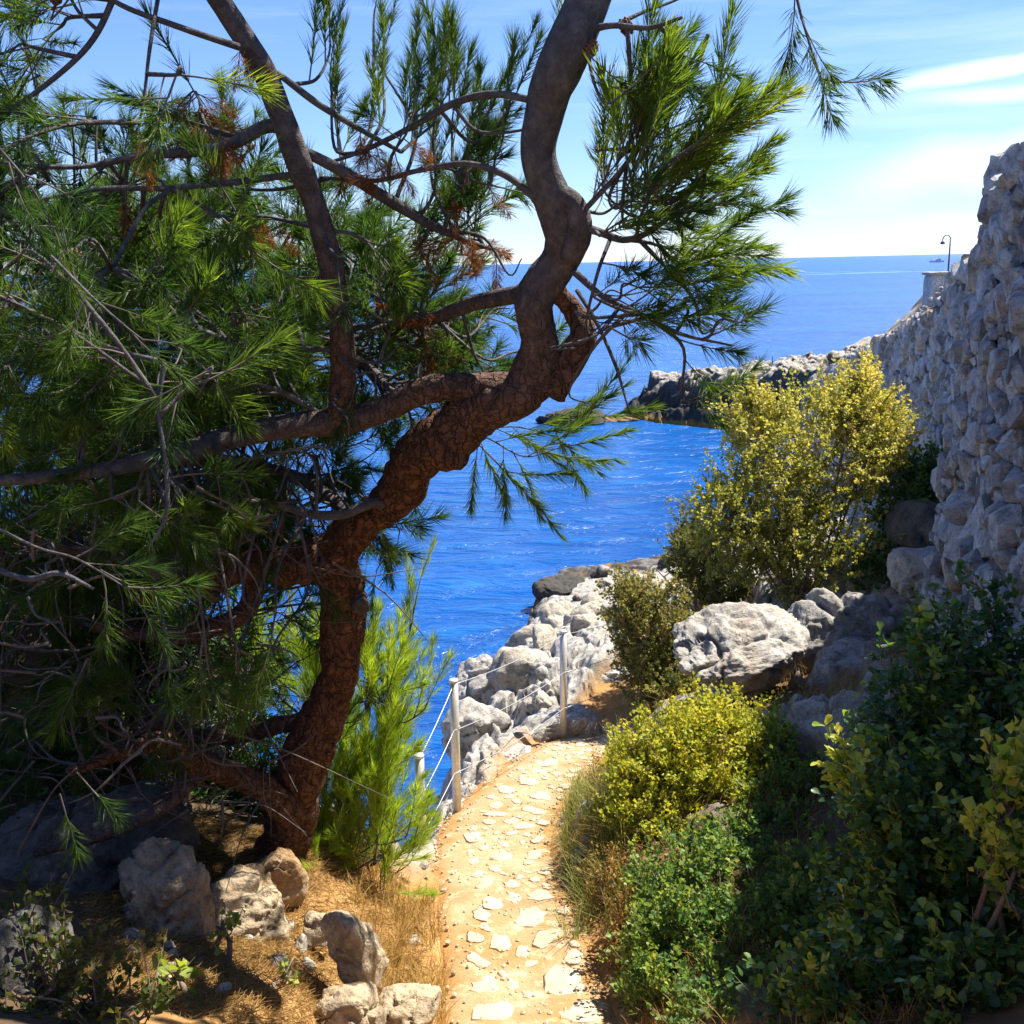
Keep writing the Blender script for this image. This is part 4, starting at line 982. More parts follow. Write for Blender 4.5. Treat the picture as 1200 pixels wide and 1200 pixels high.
for k in range(60):  # unseen sprays added along sun rays to shade trunk and limbs
    p_ = shade[int(rng.integers(len(shade)))]; c_ = p_ + sun_dir * rng.uniform(1.2, 3.0); px_, py_, _d = pix(c_)
    if py_ > -90 or c_[0] > 1.25 or in_gap(c_, .5): continue
    REG.append((c_, 0, .12, 0, 0, 0, 1, 0, -.2, .3, 1.25, 8, SH))
for k in range(70):  # sprays added along sun rays to darken the lower left ground
    p_ = P(rng.uniform(-80, 165), rng.uniform(920, 1190), rng.uniform(3.5, 4.7)); c_ = p_ + sun_dir * rng.uniform(1.1, 2.5)
    if not in_gap(c_, .3): REG.append((c_, 0, .10, 0, 0, 0, 1, 0, .2, .3, 1.1, 7, SH))
for k in range(20):  # more sprays added to shade the soil by the trunk foot
    p_ = P(rng.uniform(120, 320), rng.uniform(890, 990), rng.uniform(4.9, 5.8)); c_ = p_ + sun_dir * rng.uniform(1.2, 2.6)
    if not in_gap(c_, .3): REG.append((c_, 0, .10, 0, 0, 0, 1, 0, .2, .3, 1.1, 7, SH))
for rg in REG: grow(rg, ANCH, PB, pine, sprays)
sprays = [q for q in sprays if not in_gap(q[0] + q[1] * .12, .20)]
# the big limbs stay in view: thin the sprays hanging just in front of them
LIMBPX = np.array([[*pix(p), r_] for p, r_ in skel if r_ > .024])
def hides_limb(q):
    m_ = q[0] + q[1] * .15 * q[2]; px_, py_, d_ = pix(m_)
    near = LIMBPX[(np.hypot(LIMBPX[:, 0] - px_, LIMBPX[:, 1] - py_) < 22 + 500 * LIMBPX[:, 3]) & (LIMBPX[:, 2] > d_ - .02)]
    return len(near) > 0
sprays = [q for q in sprays if not hides_limb(q) or rng.random() < .05]
sprays = [q for q in sprays if pix(q[0] + q[1] * .3 * q[2])[0] < 915 or pix(q[0])[1] < 130]
# hand-placed sprigs: the one hanging from the top edge on the right, and the bright one near the camera on the left
def sprig(pts, dirs, scale, variants, r=.005):
    arr = np.array([P(*q) for q in pts]); line = catmull(arr, 6)
    V, Q, cp = tube(line - PB, np.linspace(r, .002, len(line)), 5); ac = Acc(); ac.add(V, Q, 0, .1); ac.T.append(cp); ac.tm.append(np.zeros(len(cp)))
    link('branch', ac.mesh('branch', M_BARK), pine)
    for px, py, d, dx, dy in dirs: sprays.append((P(px, py, d), pxdir(dx, dy, rng.normal(0, .15)), scale, int(rng.choice(variants))))
sprig([(905, -160, 2.35), (930, -20, 2.35), (945, 40, 2.35), (965, 100, 2.35)], [(930, -30, 2.35, .15, 1), (938, 20, 2.35, .3, 1), (948, 60, 2.35, .35, 1), (960, 92, 2.35, .9, .1)], .72, SH)
sprig([(860, -120, 2.5), (900, -40, 2.5), (960, -30, 2.5)], [(900, -45, 2.5, .9, .3), (930, -35, 2.5, 1, .2)], .75, SH)
sprig([(-40, 600, 2.5), (40, 640, 2.45), (90, 655, 2.4), (150, 690, 2.4)], [(85, 655, 2.42, .6, -.3), (100, 660, 2.4, 1, .1), (118, 668, 2.4, .8, .5), (150, 690, 2.38, .6, .7), (150, 688, 2.38, 1, .1), (120, 672, 2.4, .2, 1)], .62, SH, .004)
sprig([(545, 500, 4.5), (575, 515, 4.5), (615, 535, 4.5), (655, 525, 4.5)], [(560, 508, 4.5, .3, .9), (580, 518, 4.5, .8, -.2), (600, 528, 4.5, .5, .8), (618, 535, 4.5, .9, -.5), (640, 530, 4.5, .9, .3), (655, 524, 4.5, .5, -.8), (655, 524, 4.5, 1, -.1), (590, 522, 4.5, 0, 1)], .8, BR)
sprig([(550, 510, 4.55), (580, 540, 4.5), (605, 570, 4.5)], [(570, 530, 4.5, .7, .7), (590, 552, 4.5, 1, .2), (605, 568, 4.5, .6, .5), (560, 520, 4.5, -.1, 1)], .75, BR, .004)
sprig([(548, 505, 4.6), (600, 500, 4.7), (640, 505, 4.7), (690, 490, 4.6)], [(575, 500, 4.65, .8, .3), (600, 500, 4.7, .7, .7), (620, 503, 4.7, 1, -.3), (640, 505, 4.7, .8, .6), (665, 498, 4.65, .8, -.5), (688, 490, 4.6, 1, -.1), (688, 490, 4.6, .5, -.9), (650, 502, 4.7, .3, .9)], .8, BR, .004)
sprig([(435, 600, 5.0), (455, 640, 5.3), (440, 670, 5.4)], [(440, 610, 5.1, .4, .8), (450, 635, 5.3, .1, 1), (442, 668, 5.4, -.3, 1)], .6, BR, .004)
sprig([(60, 300, 2.6), (110, 350, 2.55), (150, 385, 2.5), (170, 400, 2.5)], [(120, 355, 2.55, .9, .3), (150, 385, 2.5, .6, .8), (168, 398, 2.5, 1, .1), (100, 345, 2.5, -.3, 1), (60, 320, 2.6, .3, -.9)], .66, SH, .004)
sprig([(-40, 130, 2.8), (30, 210, 2.7), (60, 260, 2.7)], [(30, 205, 2.7, .8, .3), (55, 250, 2.7, .4, .9), (10, 190, 2.7, .2, 1)], .8, SH, .004)
sprig([(20, 1000, 3.4), (60, 930, 3.4), (90, 900, 3.4)], [(70, 930, 3.4, .2, 1), (90, 905, 3.4, .6, .7)], .8, SH, .004)

def place_sprays(lst, meshes, arrays, parent, base, limit, mats, name, rest_name):
    sc = []
    for s_ in lst:
        px, py, d = pix(s_[0]); ok = -40 < px < 1240 and -40 < py < 1240 and d > .5
        sc.append(((s_[2] / d) * (1 if ok else 0), s_))
    sc.sort(key=lambda t: -t[0]); acc = Acc()
    for k, (_, (p, dv, s, v)) in enumerate(sc):
        Rm = rotz_to(dv)
        if k < limit:
            o = link(name, meshes[v], parent); o.matrix_local = mat4(Rm, p - base, s)
        else:
            V, T, Q, tn = arrays[v]; W = (V * s) @ Rm.T + (p - base); n0 = acc.n
            acc.add(W, T, 0, np.clip(tn * .5 + rng.random() * .5, 0, 1))
            acc.Q.append(Q + n0); acc.qm.append(np.ones(len(Q)))
    if acc.V: link(rest_name, acc.mesh(rest_name, mats), parent, kind='stuff')
place_sprays(sprays, PINE_ME, PINE_AR, pine, PB, 300, [M_NEEDLE, M_TWIG], 'needle_spray', 'needles')
BL = np.concatenate(LINES + [ANCH[:, :3]])
def snap(p): return BL[int(np.argmin(np.linalg.norm(BL - p, axis=1)))]
dead = []
for cx, cy, d, n in ((245, 125, 3.8, 8), (240, 185, 4.0, 4), (430, 160, 3.95, 6), (548, 270, 4.2, 7), (500, 320, 4.5, 6), (155, 195, 3.6, 2), (310, 35, 3.7, 4), (470, 360, 4.6, 6), (330, 250, 4.6, 6), (520, 400, 4.7, 5), (255, 150, 3.85, 8), (545, 300, 4.3, 6), (420, 170, 4.0, 5)):
    for _ in range(n): dead.append((snap(P(cx + rng.normal(0, 16), cy + rng.normal(0, 16), d + rng.normal(0, .1))), pxdir(rng.normal(0, .5), rng.uniform(.1, 1.2), rng.normal(0, .4)), .75, int(rng.integers(3))))
place_sprays(dead, DEAD_ME, DEAD_AR, pine, PB, 60, [M_DEADNEEDLE, M_TWIG], 'dead_needle_spray', 'dead_needles')
# cones: overlapping scales on an egg-shaped core
def cone_mesh():
    a = Acc(); V, F = ico(2); a.add(V * np.array([.016, .016, .026]), F)
    for k in range(42):
        t_ = k / 41; ph = k * 2.4; zc_ = -.024 + .048 * t_; rr = .018 * math.sqrt(max(.05, 1 - (zc_ / .028) ** 2))
        Rm = rotz_to([math.cos(ph), math.sin(ph), .5], 0); v, f = ico(1)
        a.add((v * np.array([.006, .006, .0035])) @ Rm.T + np.array([math.cos(ph) * rr, math.sin(ph) * rr, zc_]), f)
    return a.mesh('pine_cone', M_CONE)
cone = cone_mesh()
for px, py, d in ((75, 220, 3.0), (68, 12, 3.3), (735, 22, 3.4), (870, 75, 3.5), (712, 68, 3.5), (812, 75, 3.5), (312, 30, 3.7), (245, 110, 3.8)):
    o = link('pine_cone', cone, pine); o.matrix_local = mat4(rotz_to(pxdir(rng.normal(0, .4), 1, rng.normal(0, .3))), snap(P(px, py, d)) + np.array([0, 0, -.02]) - PB, 1.1)
# tangle of dead twigs in the shade under the crown
acc = Acc()
for k in range(520):
    px, py = rng.uniform(-20, 400), rng.uniform(590, 960)
    if px > 330 and py > 720: px -= 120
    d = rng.uniform(4.6, 6.4); a0 = P(px, py, d); dv = rng.normal(0, 1, 3); dv[2] = dv[2] * .6 - .15
    L = rng.uniform(.15, .6); p1 = a0 + dv / np.linalg.norm(dv) * L * .5 + rng.normal(0, .05, 3); p2 = p1 + (dv / np.linalg.norm(dv) + rng.normal(0, .5, 3)) * L * .5
    add_tube(acc, catmull(np.array([a0, p1, p2]), 4) - PB, np.linspace(rng.uniform(.003, .009), .0015, 9), 4, 0, .1, False)
link('dead_twigs', acc.mesh('dead_twigs', M_TWIG), pine, kind='stuff')
for k in range(34):
    px, py = rng.uniform(0, 250), rng.uniform(560, 900); d = rng.uniform(3.6, 5.2); a0 = P(px, py, d)
    pts_ = [a0]
    dv = pxdir(rng.normal(0, 1), rng.uniform(-.3, 1), rng.normal(0, .4))
    for _ in range(4): pts_.append(pts_[-1] + dv * rng.uniform(.05, .11)); dv = dv + rng.normal(0, .45, 3); dv /= np.linalg.norm(dv)
    if max(pix(q)[0] for q in pts_) > 330: continue
    ac = Acc(); add_tube(ac, catmull(np.array(pts_), 4) - PB, np.linspace(.007, .002, 17), 5, 0, .1)
    link('dead_branch', ac.mesh('dead_branch', M_TWIG), pine)

# young pine right of the trunk, in full sun
rng = np.random.default_rng(41)
YB = P(405, 1045, 6.2)
ypine = thing('young_pine', 'bright yellow green young pine growing in the sun behind the trunk', 'tree', YB)
ysk = []
limb([(405, 1060, 6.2, .03), (410, 980, 6.15, .025), (420, 900, 6.1, .018), (432, 830, 6.05, .012), (440, 770, 6.0, .005)], 'trunk', 8, .3, ypine, YB, store=ysk)
for pts_ in ([(408, 1000, 6.2, .015), (440, 960, 6.1, .010), (455, 920, 6.0, .006), (462, 860, 6.0, .004)], [(408, 1010, 6.2, .015), (385, 950, 6.1, .010), (380, 890, 6.1, .006), (385, 840, 6.1, .004)], [(405, 1030, 6.2, .012), (440, 1010, 6.0, .010), (458, 990, 5.9, .008), (466, 950, 5.9, .004)], [(418, 920, 6.1, .010), (450, 850, 6.0, .006), (465, 800, 6.0, .004)]):
    limb(pts_, 'branch', 6, .2, ypine, YB, store=ysk)
YA = np.array([[*p, r] for p, r in ysk]); ysp = []
YSP = [spray_arrays(60 + k, .32, 52, .135, .42, .0014, cover=.85) for k in range(5)]
YME, YAR = spray_set(YSP, [spray_arrays(60 + k, .32, 52, .135, .42, .0014, cover=.85, simple=True) for k in range(5)], [M_YNEEDLE, M_TWIG])
V5 = list(range(5))
for rg in [(415, 980, 50, 60, 5.9, 6.4, 14, .25, -.9, .9, 1, 5, V5), (440, 880, 28, 65, 5.9, 6.3, 13, .2, -.9, 1, 1, 5, V5), (440, 810, 22, 50, 5.9, 6.2, 8, .2, -1, 1.1, .9, 4, V5), (390, 860, 25, 90, 6.0, 6.5, 11, 0, -1, .9, 1, 5, V5), (438, 1020, 32, 30, 5.6, 6.1, 9, .15, -.8, .8, .9, 5, V5), (390, 1040, 35, 25, 5.6, 6.1, 5, .1, -.8, .7, .9, 5, V5), (330, 770, 40, 60, 6.6, 7.2, 5, 0, -.5, .6, 1, 5, V5)]:
    grow(rg, YA, YB, ypine, ysp, .003)
place_sprays(ysp, YME, YAR, ypine, YB, 280, [M_YNEEDLE, M_TWIG], 'needle_spray', 'needles')

# ------------------------------------------------------------------ shrubs
rng = np.random.default_rng(42)
def leaf_geo(n_, r, pos, dirs, size, wid=.45, fold=.25):
    """folded rhombus leaves"""
    d = dirs / np.linalg.norm(dirs, axis=1)[:, None]
    s = np.cross(d, r.normal(size=d.shape)); s /= np.linalg.norm(s, axis=1)[:, None] + 1e-9
    up_ = np.cross(s, d); sz = (size * r.uniform(.45, 1.45, n_))[:, None]
    b = pos; t_ = pos + d * sz; l = pos + d * sz * .55 + s * sz * wid + up_ * sz * fold; q = pos + d * sz * .55 - s * sz * wid + up_ * sz * fold
    V = np.stack([b, l, t_, q], 1).reshape(-1, 3)
    i = np.arange(n_)[:, None] * 4
    return V, np.concatenate([i + np.array([[0, 2, 1]]), i + np.array([[0, 3, 2]])], 0)

def shrub(name, label, base, lobes, n_twigs, lpt, leaf, mat, seed, stems=7, twl=.22, upb=.6, wid=.45, tmean=.5, bare=20, cat='shrub', group=None, big=False, gaps=.12):
    """lobes: (px, py, d, rx, ry, rd metres, weight, tint shift); leaves sit along twigs that end inside the lobes"""
    r = np.random.default_rng(seed); root = thing(name, label, cat, base, group)
    st = Acc(); lf = Acc(); w = np.array([l[6] for l in lobes], float); w /= w.sum()
    mains = []
    for k in range(stems):
        l = lobes[k % len(lobes)]; c = P(l[0], l[1], l[2]); e = c + np.array([r.normal(0, .4) * l[3], r.normal(0, .4) * l[5], r.uniform(-.3, .5) * l[4]])
        b0 = base + np.array([r.normal(0, .08), r.normal(0, .08), -.05]); m_ = b0 + (e - b0) * .5 + r.normal(0, .07 * np.linalg.norm(e - b0), 3)
        line = catmull(np.array([b0, m_, e]), 6); mains.append(line)
        s_ = Acc(); add_tube(s_, line - base, np.linspace(.016, .005, len(line)) * (1 + .5 * (leaf > .04)), 6); link('stem', s_.mesh('stem', M_STEM), root)
    nodes = np.concatenate([m_[3:] for m_ in mains])
    Lp, Ld, Lt = [], [], []
    for k in range(n_twigs):
        l = lobes[int(r.choice(len(lobes), p=w))]; v = r.normal(size=3); v /= np.linalg.norm(v); rad = r.random() ** .33
        shoot = r.random() < .13
        if shoot: rad = r.uniform(.95, 1.2); v[2] = abs(v[2]) * .8 + .1
        c = P(l[0], l[1], l[2]); e = c + v * rad * np.array([l[3], l[5], l[4]])
        if gaps and perlin((e * 2.6)[None], seed)[0] > .5 - gaps: continue
        j = int(np.argmin(np.linalg.norm(nodes - e, axis=1) + .3 * r.random(len(nodes)))); a = nodes[j]
        o_ = e - c; out_ = o_ / (np.linalg.norm(o_) + 1e-6)
        dv = out_ * .6 + np.array([0, 0, upb]) + r.normal(0, .35, 3); dv /= np.linalg.norm(dv)
        tl_ = twl * (r.uniform(1.3, 2.0) if shoot else r.uniform(.7, 1.2))
        tip = e + dv * tl_ * .5; st0 = e - dv * tl_ * .5
        if k % 2 == 0 or k < 60: add_tube(st, catmull(np.array([a, (a + st0) / 2 + r.normal(0, .03, 3), st0, tip]), 3) - base, np.linspace(.005, .0015, 10), 4, 0, .5, False)
        tt = r.random(lpt) ** .7
        pp = st0 + (tip - st0) * tt[:, None] + r.normal(0, .012, (lpt, 3))
        ld = r.normal(0, .8, (lpt, 3)) + dv * .9
        Lp.append(pp); Ld.append(ld)
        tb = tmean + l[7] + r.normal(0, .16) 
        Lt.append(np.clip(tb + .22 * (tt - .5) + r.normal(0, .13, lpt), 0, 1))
    Lp = np.concatenate(Lp); Ld = np.concatenate(Ld); Lt = np.concatenate(Lt)
    if st.V: link('twigs', st.mesh('twigs', M_STEM), root, kind='stuff')
    if not big:
        V, F = leaf_geo(len(Lp), r, Lp - base, Ld, leaf, wid)
        link('leaves', make_mesh('leaves', V, [F], mat, True, tint=np.repeat(Lt, 4)), root, kind='stuff')
    else:                       # leaves large enough to tell apart: the nearest 300 are parts
        var = []
        for k in range(6):
            ys_ = np.array([0, .3, .62, .88, 1.0]); wd = np.array([.06, .34, .68, .62, .12]) * .5; cu = r.uniform(.05, .3)
            rows = [np.stack([-wd, ys_, .10 * wd + -cu * ys_ ** 2 + .06], 1), np.stack([0 * wd, ys_, -cu * ys_ ** 2], 1), np.stack([wd, ys_, .10 * wd + -cu * ys_ ** 2 + .06], 1)]
            Vl = np.stack(rows, 1).reshape(-1, 3); var.append((Vl, grid_faces(5, 3)))
        tl = [.12, .3, .45, .6, .78, .97]
        vm = [[make_mesh('leaf', v, [f], mat, True, tint=np.full(len(v), t_)) for t_ in tl] for v, f in var]
        score = []
        for i in range(len(Lp)):
            px, py, d = pix(Lp[i]); score.append(1 / d if (0 < px < 1200 and 0 < py < 1200) else 0)
        order = np.argsort(-np.array(score)); rest = Acc()
        for k, i in enumerate(order):
            d = Ld[i] / np.linalg.norm(Ld[i]); s_ = np.cross(d, [r.normal(0, .4), r.normal(0, .4), 1]); s_ /= np.linalg.norm(s_); n_ = np.cross(s_, d)
            Rm = np.stack([s_, d, n_], 1); sz = leaf * r.uniform(.6, 1.25); v = int(r.integers(6))
            if k < 300:
                o = link('leaf', vm[v][int(np.argmin(np.abs(np.array(tl) - Lt[i])))], root); o.matrix_local = mat4(Rm, Lp[i] - base, sz)
            else:
                rest.add((var[v][0] * sz) @ Rm.T + Lp[i] - base, var[v][1], 0, Lt[i])
        link('leaves', rest.mesh('leaves', mat), root, kind='stuff')
    return root

shrub('yellow_bush', 'big yellow green bush glowing in the sun before the stone wall', P(935, 715, 11.6),
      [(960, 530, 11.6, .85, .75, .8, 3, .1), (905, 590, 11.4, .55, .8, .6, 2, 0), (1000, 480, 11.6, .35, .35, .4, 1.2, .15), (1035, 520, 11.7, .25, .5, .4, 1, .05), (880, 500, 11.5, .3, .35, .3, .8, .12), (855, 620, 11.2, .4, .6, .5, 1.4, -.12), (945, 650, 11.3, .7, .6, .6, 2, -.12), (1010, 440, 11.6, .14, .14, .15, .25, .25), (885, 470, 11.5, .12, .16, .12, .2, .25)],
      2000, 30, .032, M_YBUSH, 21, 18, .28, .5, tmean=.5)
shrub('olive_bush', 'grey olive bush with bare lower twigs between path end and yellow bush', P(765, 838, 10.4),
      [(800, 770, 10.6, .3, .45, .35, 1.2, -.05), (765, 735, 10.4, .40, .46, .4, 2, .05), (770, 800, 10.2, .38, .3, .4, 1.3, -.1), (735, 710, 10.5, .16, .25, .2, .5, .2)],
      800, 28, .03, M_OLIVE, 22, 11, .24, .6, tmean=.66)
shrub('twiggy_bush', 'dull green bush with grey twigs left behind the yellow bush', P(825, 715, 12.4),
      [(818, 655, 12.4, .35, .45, .4, 2, 0), (850, 690, 12.0, .3, .3, .35, 1, -.1), (808, 620, 12.6, .2, .25, .2, .5, 0)], 620, 26, .031, M_OLIVE, 23, 11, .24, .6, tmean=.5)
shrub('lime_bush', 'bright lime and yellow bush lit by the sun above the right path edge', P(800, 1000, 6.7),
      [(810, 900, 6.7, .40, .32, .38, 3, .08), (765, 965, 6.5, .26, .26, .3, 2, .0), (865, 870, 6.9, .22, .26, .28, 1.4, .08), (830, 855, 6.8, .28, .16, .28, 1.2, .14), (745, 905, 6.8, .17, .22, .22, .9, .1), (880, 950, 6.5, .28, .25, .3, 1.6, -.1)],
      1500, 28, .024, M_LIME, 24, 14, .18, .7, tmean=.62)
shrub('green_bush', 'leafy green bush at the right path edge below the lime bush', P(830, 1190, 5.2),
      [(835, 1060, 5.5, .36, .32, .34, 2.5, 0), (800, 1130, 5.2, .26, .30, .28, 2.2, .1), (900, 1020, 5.8, .36, .28, .32, 2, -.05), (890, 1130, 5.1, .42, .36, .38, 2.8, -.12), (770, 1060, 5.8, .15, .22, .2, .9, .15), (960, 1080, 5.0, .30, .32, .32, 2, -.15), (930, 1190, 4.6, .32, .25, .3, 1.6, -.15), (810, 1190, 4.9, .22, .2, .22, 1.2, 0), (775, 1150, 5.2, .17, .22, .2, 1.2, .12), (765, 1195, 4.9, .15, .16, .18, 1, .1), (860, 1200, 4.5, .24, .16, .2, 1.2, -.05)],
      2600, 26, .025, M_GREEN, 25, 18, .16, .6, tmean=.52)
shrub('sprout_bush', 'thin green sprays of bush rising between the lime bush and dark shrub', P(945, 1060, 5.9),
      [(940, 960, 6.2, .30, .30, .3, 2.4, -.05), (910, 890, 6.6, .13, .24, .16, .8, .15), (985, 930, 6.5, .25, .22, .25, 1.2, -.05)], 560, 20, .027, M_GREEN, 26, 9, .15, .8, tmean=.5)
shrub('dark_shrub', 'large dark shrub with glossy rounded leaves filling the lower right corner', P(1130, 1240, 4.2),
      [(1120, 850, 4.5, .32, .35, .35, 2.4, -.12), (1170, 780, 4.6, .25, .3, .3, 1.5, -.15), (1100, 1000, 4.2, .36, .35, .35, 3, -.05), (1170, 1020, 4.0, .28, .4, .3, 2.4, -.08), (1050, 1130, 4.1, .22, .26, .25, 2, .05), (1140, 1160, 3.9, .3, .25, .25, 2.4, -.03), (1010, 920, 4.5, .10, .16, .12, .7, .3), (1085, 760, 4.8, .14, .2, .2, .8, -.1), (1040, 980, 4.3, .14, .22, .16, 1, .12), (1010, 1060, 4.5, .2, .3, .25, 1.5, -.1), (1060, 880, 4.8, .2, .3, .25, 1.5, -.1), (1010, 1170, 3.9, .2, .22, .22, 1.6, -.05), (1090, 1200, 3.6, .25, .2, .22, 1.6, -.05), (1180, 1190, 3.5, .22, .2, .2, 1.4, -.05), (950, 1200, 4.1, .18, .16, .2, 1, -.05), (1190, 900, 4.2, .2, .4, .25, 1.6, -.12)],
      1350, 22, .042, M_DARKLEAF, 27, 16, .20, .8, tmean=.52, big=True)
shrub('spike_shrub', 'upright stems of pale yellow green leaves at the right frame edge', P(1210, 1330, 3.5),
      [(1190, 930, 3.6, .07, .14, .07, 1, .2), (1165, 990, 3.6, .05, .10, .06, .6, .1), (1195, 1030, 3.5, .06, .12, .06, .6, .1)], 44, 20, .042, M_DARKLEAF, 28, 5, .2, 1.2, tmean=.62)
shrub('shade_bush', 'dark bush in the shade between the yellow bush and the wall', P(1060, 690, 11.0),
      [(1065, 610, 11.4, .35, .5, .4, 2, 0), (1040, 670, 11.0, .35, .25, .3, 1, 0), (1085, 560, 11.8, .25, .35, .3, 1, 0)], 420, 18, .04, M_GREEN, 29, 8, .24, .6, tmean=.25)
shrub('dead_bush', 'dry brown bush at the right path edge over the kerb rocks', P(735, 1110, 6.0),
      [(718, 1050, 6.1, .15, .24, .18, 1.5, -.1), (708, 1000, 6.6, .13, .22, .16, 1.1, -.05), (732, 1110, 5.6, .14, .24, .16, 1.2, -.1), (712, 930, 7.3, .15, .24, .18, 1.0, .2)],
      520, 18, .019, M_DRY, 30, 11, .14, .6, wid=.28, tmean=.35)
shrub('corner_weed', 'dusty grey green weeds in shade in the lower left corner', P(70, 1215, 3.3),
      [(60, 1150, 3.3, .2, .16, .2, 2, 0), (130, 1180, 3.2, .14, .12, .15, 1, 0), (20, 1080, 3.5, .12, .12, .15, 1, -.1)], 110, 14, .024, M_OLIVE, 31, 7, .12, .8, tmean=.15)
for nm, lab, px, py, d, s_ in (('broadleaf_seedling', 'small bright green seedling in the lower left dry needles', 205, 1150, 3.7, .05), ('thin_seedling', 'slender seedling with drooping leaves in front of the layered rock', 265, 1090, 4.2, .035), ('needle_floor_seedling', 'tiny pale seedling in the middle of the dry needle floor', 335, 1145, 4.1, .022)):
    b0 = P(px, py + 35 * s_ / .04, d)
    shrub(nm, lab, b0, [(px, py, d, .04, .05, .04, 1, 0)], 6, 5, s_, M_GREEN, int(px), 2, .07, .6, tmean=.85, cat='plant')

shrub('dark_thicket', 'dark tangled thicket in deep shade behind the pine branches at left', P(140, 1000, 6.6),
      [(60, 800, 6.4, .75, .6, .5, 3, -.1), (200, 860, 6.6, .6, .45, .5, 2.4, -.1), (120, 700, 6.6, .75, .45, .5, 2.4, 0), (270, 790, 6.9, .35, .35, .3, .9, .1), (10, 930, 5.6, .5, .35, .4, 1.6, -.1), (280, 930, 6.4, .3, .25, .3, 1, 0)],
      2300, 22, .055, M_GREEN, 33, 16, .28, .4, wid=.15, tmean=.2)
shrub('bank_scrub', 'low mixed scrub covering the bank between the outcrop and the green bush', P(930, 980, 6.6),
      [(930, 870, 7.2, .4, .22, .4, 1.6, 0), (880, 1000, 6.0, .35, .2, .35, 1.4, 0), (1000, 960, 6.0, .4, .25, .35, 1.8, -.1), (1040, 900, 6.6, .3, .3, .3, 1.2, -.1), (760, 1010, 6.5, .2, .15, .25, .8, .1), (930, 1090, 5.3, .35, .25, .3, 1.2, -.1)],
      900, 20, .028, M_OLIVE, 34, 10, .15, .6, tmean=.38)
sb = []
for k in range(7):
    o = rock('boulder', '', (0, 0, -50), (1, .85, .75), 60 + k, 4, mat=M_SHORE, rough=1.1)
    sb.append(o.data); bpy.data.objects.remove(o)
tries = 0; nb = 0
while nb < 64 and tries < 4000:
    tries += 1
    y = 10.5 + 25 * rng.random() ** 1.5; x = rng.uniform(-.5, .16 * y + 1.2); xe_ = np.interp(y, [10, 13, 18, 23, 30, 34], [-.5, -.42, -.2, .1, .45, .8])
    if x < xe_ - .1 or (y < 12.5 and x > .55): continue
    r_ = rng.choice([.16, .24, .36, .5], p=[.34, .34, .22, .1]) * np.interp(y, [10, 30], [.8, .95])
    o = link('boulder', sb[nb % 7], ground, (x, y, gz(x, y) + .12 * r_))
    o.rotation_euler = (rng.normal(0, .4), rng.normal(0, .4), rng.uniform(0, 6.3)); o.scale = (r_, r_ * rng.uniform(.8, 1.2), r_ * rng.uniform(.7, 1.1)); nb += 1
for k in range(90):
    if k < 60: q = P(rng.uniform(120, 500), rng.uniform(1050, 1215), rng.uniform(3.7, 5.0))
    else:
        y = rng.uniform(5, 9.5); x0, _, h0 = (float(v[0]) for v in path_xz(np.array([y]))); q = np.array([x0 + rng.choice([-1, 1]) * (h0 + rng.uniform(0, .12)), y, 0])
    r_ = rng.choice([.012, .02, .035, .055], p=[.35, .35, .2, .1]); o = link('stone', sb[k % 7], ground, (q[0], q[1], gz(q[0], q[1]) + .2 * r_))
    o.rotation_euler = (rng.normal(0, .6), rng.normal(0, .6), rng.uniform(0, 6.3)); o.scale = (r_, r_ * rng.uniform(.7, 1.2), r_ * rng.uniform(.6, 1))
# agave-like plant with long dark blades at the wall's foot
AB = P(1082, 590, 11.9)
ag = thing('agave', 'dark agave with long arching blades in shade against the wall', 'plant', AB)
def blade(L, w, droop):
    n = 9; t_ = np.linspace(0, 1, n); wd = w * np.sin(np.pi * (.12 + .88 * t_)) ** .7; wd[-1] = .002
    y = L * t_; z = L * (.9 * t_ - droop * t_ ** 2.2)
    V = np.stack([np.stack([-wd, y, z + .25 * wd], 1), np.stack([0 * wd, y, z - .02], 1), np.stack([wd, y, z + .25 * wd], 1)], 1).reshape(-1, 3)
    return make_mesh('blade', V, [grid_faces(n, 3)], M_AGAVE, True, tint=rng.uniform(0, 1, len(V)))
blm = [blade(.95, .05, .55), blade(1.05, .055, .8), blade(.8, .05, .2)]
for k in range(22):
    o = link('blade', blm[k % 3], ag); o.rotation_euler = (rng.uniform(-.3, .3), 0, k * 2.4)

# ------------------------------------------------------------------ grasses and litter
def blades(name, label, pts_, L, w, mat, lean=.5, tmean=.5, cat='grass', kindset='stuff'):
    n = len(pts_); a = rng.uniform(0, 2 * np.pi, n); ln = L * rng.uniform(.5, 1.3, n); le = lean * rng.uniform(.2, 1.4, n)
    hd = np.stack([np.cos(a), np.sin(a), 0 * a], 1); sdv = np.stack([-np.sin(a), np.cos(a), 0 * a], 1)
    rows = []
    for t_, wf in ((0, 1), (.4, .9), (.75, .6)):
        c = pts_ + hd * (ln * le * t_ ** 1.8)[:, None] + np.array([0, 0, 1.]) * (ln * t_ * (1 - .35 * le * t_))[:, None]
        rows += [c - sdv * w * wf, c + sdv * w * wf]
    rows.append(pts_ + hd * (ln * le)[:, None] + np.array([0, 0, 1.]) * (ln * (1 - .35 * le))[:, None])
    V = np.stack(rows, 1).reshape(-1, 3); i = np.arange(n)[:, None] * 7
    F = np.concatenate([i + np.array([f]) for f in ((0, 1, 3), (0, 3, 2), (2, 3, 5), (2, 5, 4), (4, 5, 6))], 0)
    me = make_mesh(name, V, [F], mat, True, tint=np.repeat(np.clip(rng.normal(tmean, .25, n), 0, 1), 7))
    link(name, me, kind=kindset, label=label, category=cat)
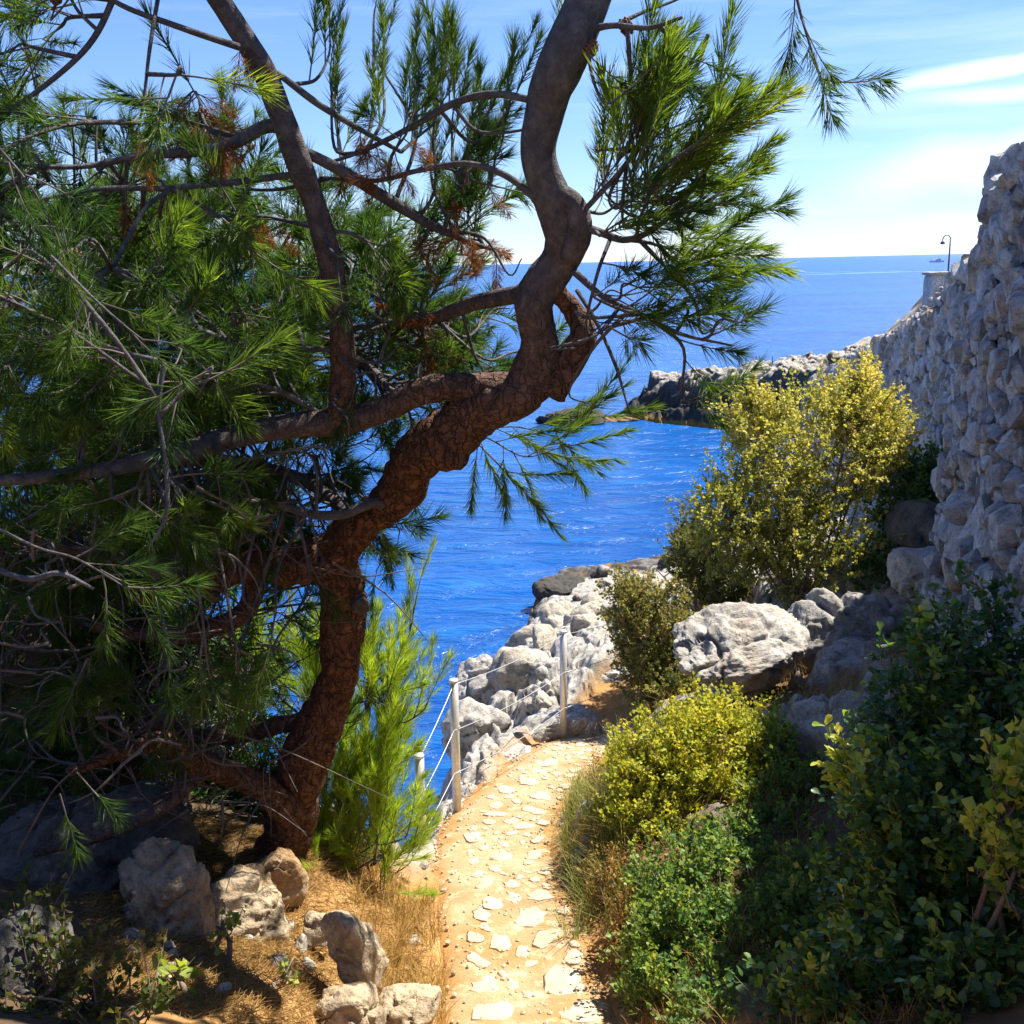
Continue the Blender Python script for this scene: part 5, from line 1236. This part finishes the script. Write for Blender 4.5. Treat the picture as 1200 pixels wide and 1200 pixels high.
def on_ground(px0, px1, py0, py1, d0, d1, n, clump=0):
    """random ground points inside the world-space quad under that part of the photograph"""
    q = np.array([P(px0, py1, d0), P(px1, py1, d0), P(px0, py0, d1), P(px1, py0, d1)])
    if clump:
        c = rng.random((max(1, n // clump), 2)); uv = np.clip(np.repeat(c, clump, 0) + rng.normal(0, .025, (len(c) * clump, 2)), 0, 1)
    else: uv = rng.random((n, 2))
    lo = q[0] + (q[1] - q[0]) * uv[:, :1]; hi = q[2] + (q[3] - q[2]) * uv[:, :1]; p = lo + (hi - lo) * uv[:, 1:]
    p[:, 2] = gz_many(p[:, 0], p[:, 1]) - .01
    return p
blades('dry_grass', 'dry golden grass on the bank between the pine and the path', on_ground(415, 520, 1040, 1195, 4.8, 6.3, 2600, 13), .17, .0016, M_DRY, .8)
blades('edge_grass', 'dry green grass tufts leaning over the right edge of the path', on_ground(660, 735, 900, 1120, 5.8, 8.4, 2600, 26), .25, .002, M_GRASS, .8, .55)
blades('slope_grass', 'rough grass and straw between the bushes on the right slope', on_ground(730, 1300, 830, 1250, 3.6, 9.5, 7800, 26), .14, .0018, M_DRY, .9, .3)
blades('verge_grass', 'short straw along the seaward edge of the path', on_ground(505, 680, 880, 1050, 6.6, 9.6, 700, 10), .05, .0014, M_DRY, 1.0)
# fallen pine needles covering the floor on the left
n = 14000; p = on_ground(110, 490, 1000, 1230, 3.5, 5.9, n); p[:, 2] += .014 + rng.random(n) * .018
a = rng.uniform(0, np.pi, n); dv = np.stack([np.cos(a), np.sin(a), rng.normal(0, .18, n)], 1) * (rng.uniform(.03, .055, n))[:, None]
sv = np.stack([-np.sin(a), np.cos(a), 0 * a], 1) * .0011; uv_ = np.array([0, 0, .0016])
V = np.stack([p - dv - sv, p - dv + sv, p - dv + uv_, p + dv - sv, p + dv + sv, p + dv + uv_], 1).reshape(-1, 3); i = np.arange(n)[:, None] * 6
F = np.concatenate([i + np.array([f]) for f in ((0, 3, 5, 2), (1, 2, 5, 4), (0, 1, 4, 3))], 0)
link('needle_litter', make_mesh('needle_litter', V, [F], M_DRY, False, tint=np.repeat(np.clip(rng.normal(.4, .25, n), 0, 1), 6)), kind='stuff', label='carpet of dry orange pine needles on the ground at lower left', category='needle litter')
n = 900; p = on_ground(505, 720, 850, 1195, 4.7, 10.4, n); xq, zq, hq = path_xz(p[:, 1]); p[:, 0] = xq + hq * rng.uniform(-1.05, 1.0, n); p[:, 2] = path_z(p[:, 0], p[:, 1])
acc = Acc(); v0, f0 = ico(1)
for q in p:
    s_ = rng.uniform(.004, .016); acc.add(v0 * s_ * rng.uniform(.6, 1.2, 3) + q, f0)
link('gravel', acc.mesh('gravel', M_PAVER, False), kind='stuff', label='scattered small stones on the dirt path', category='gravel')
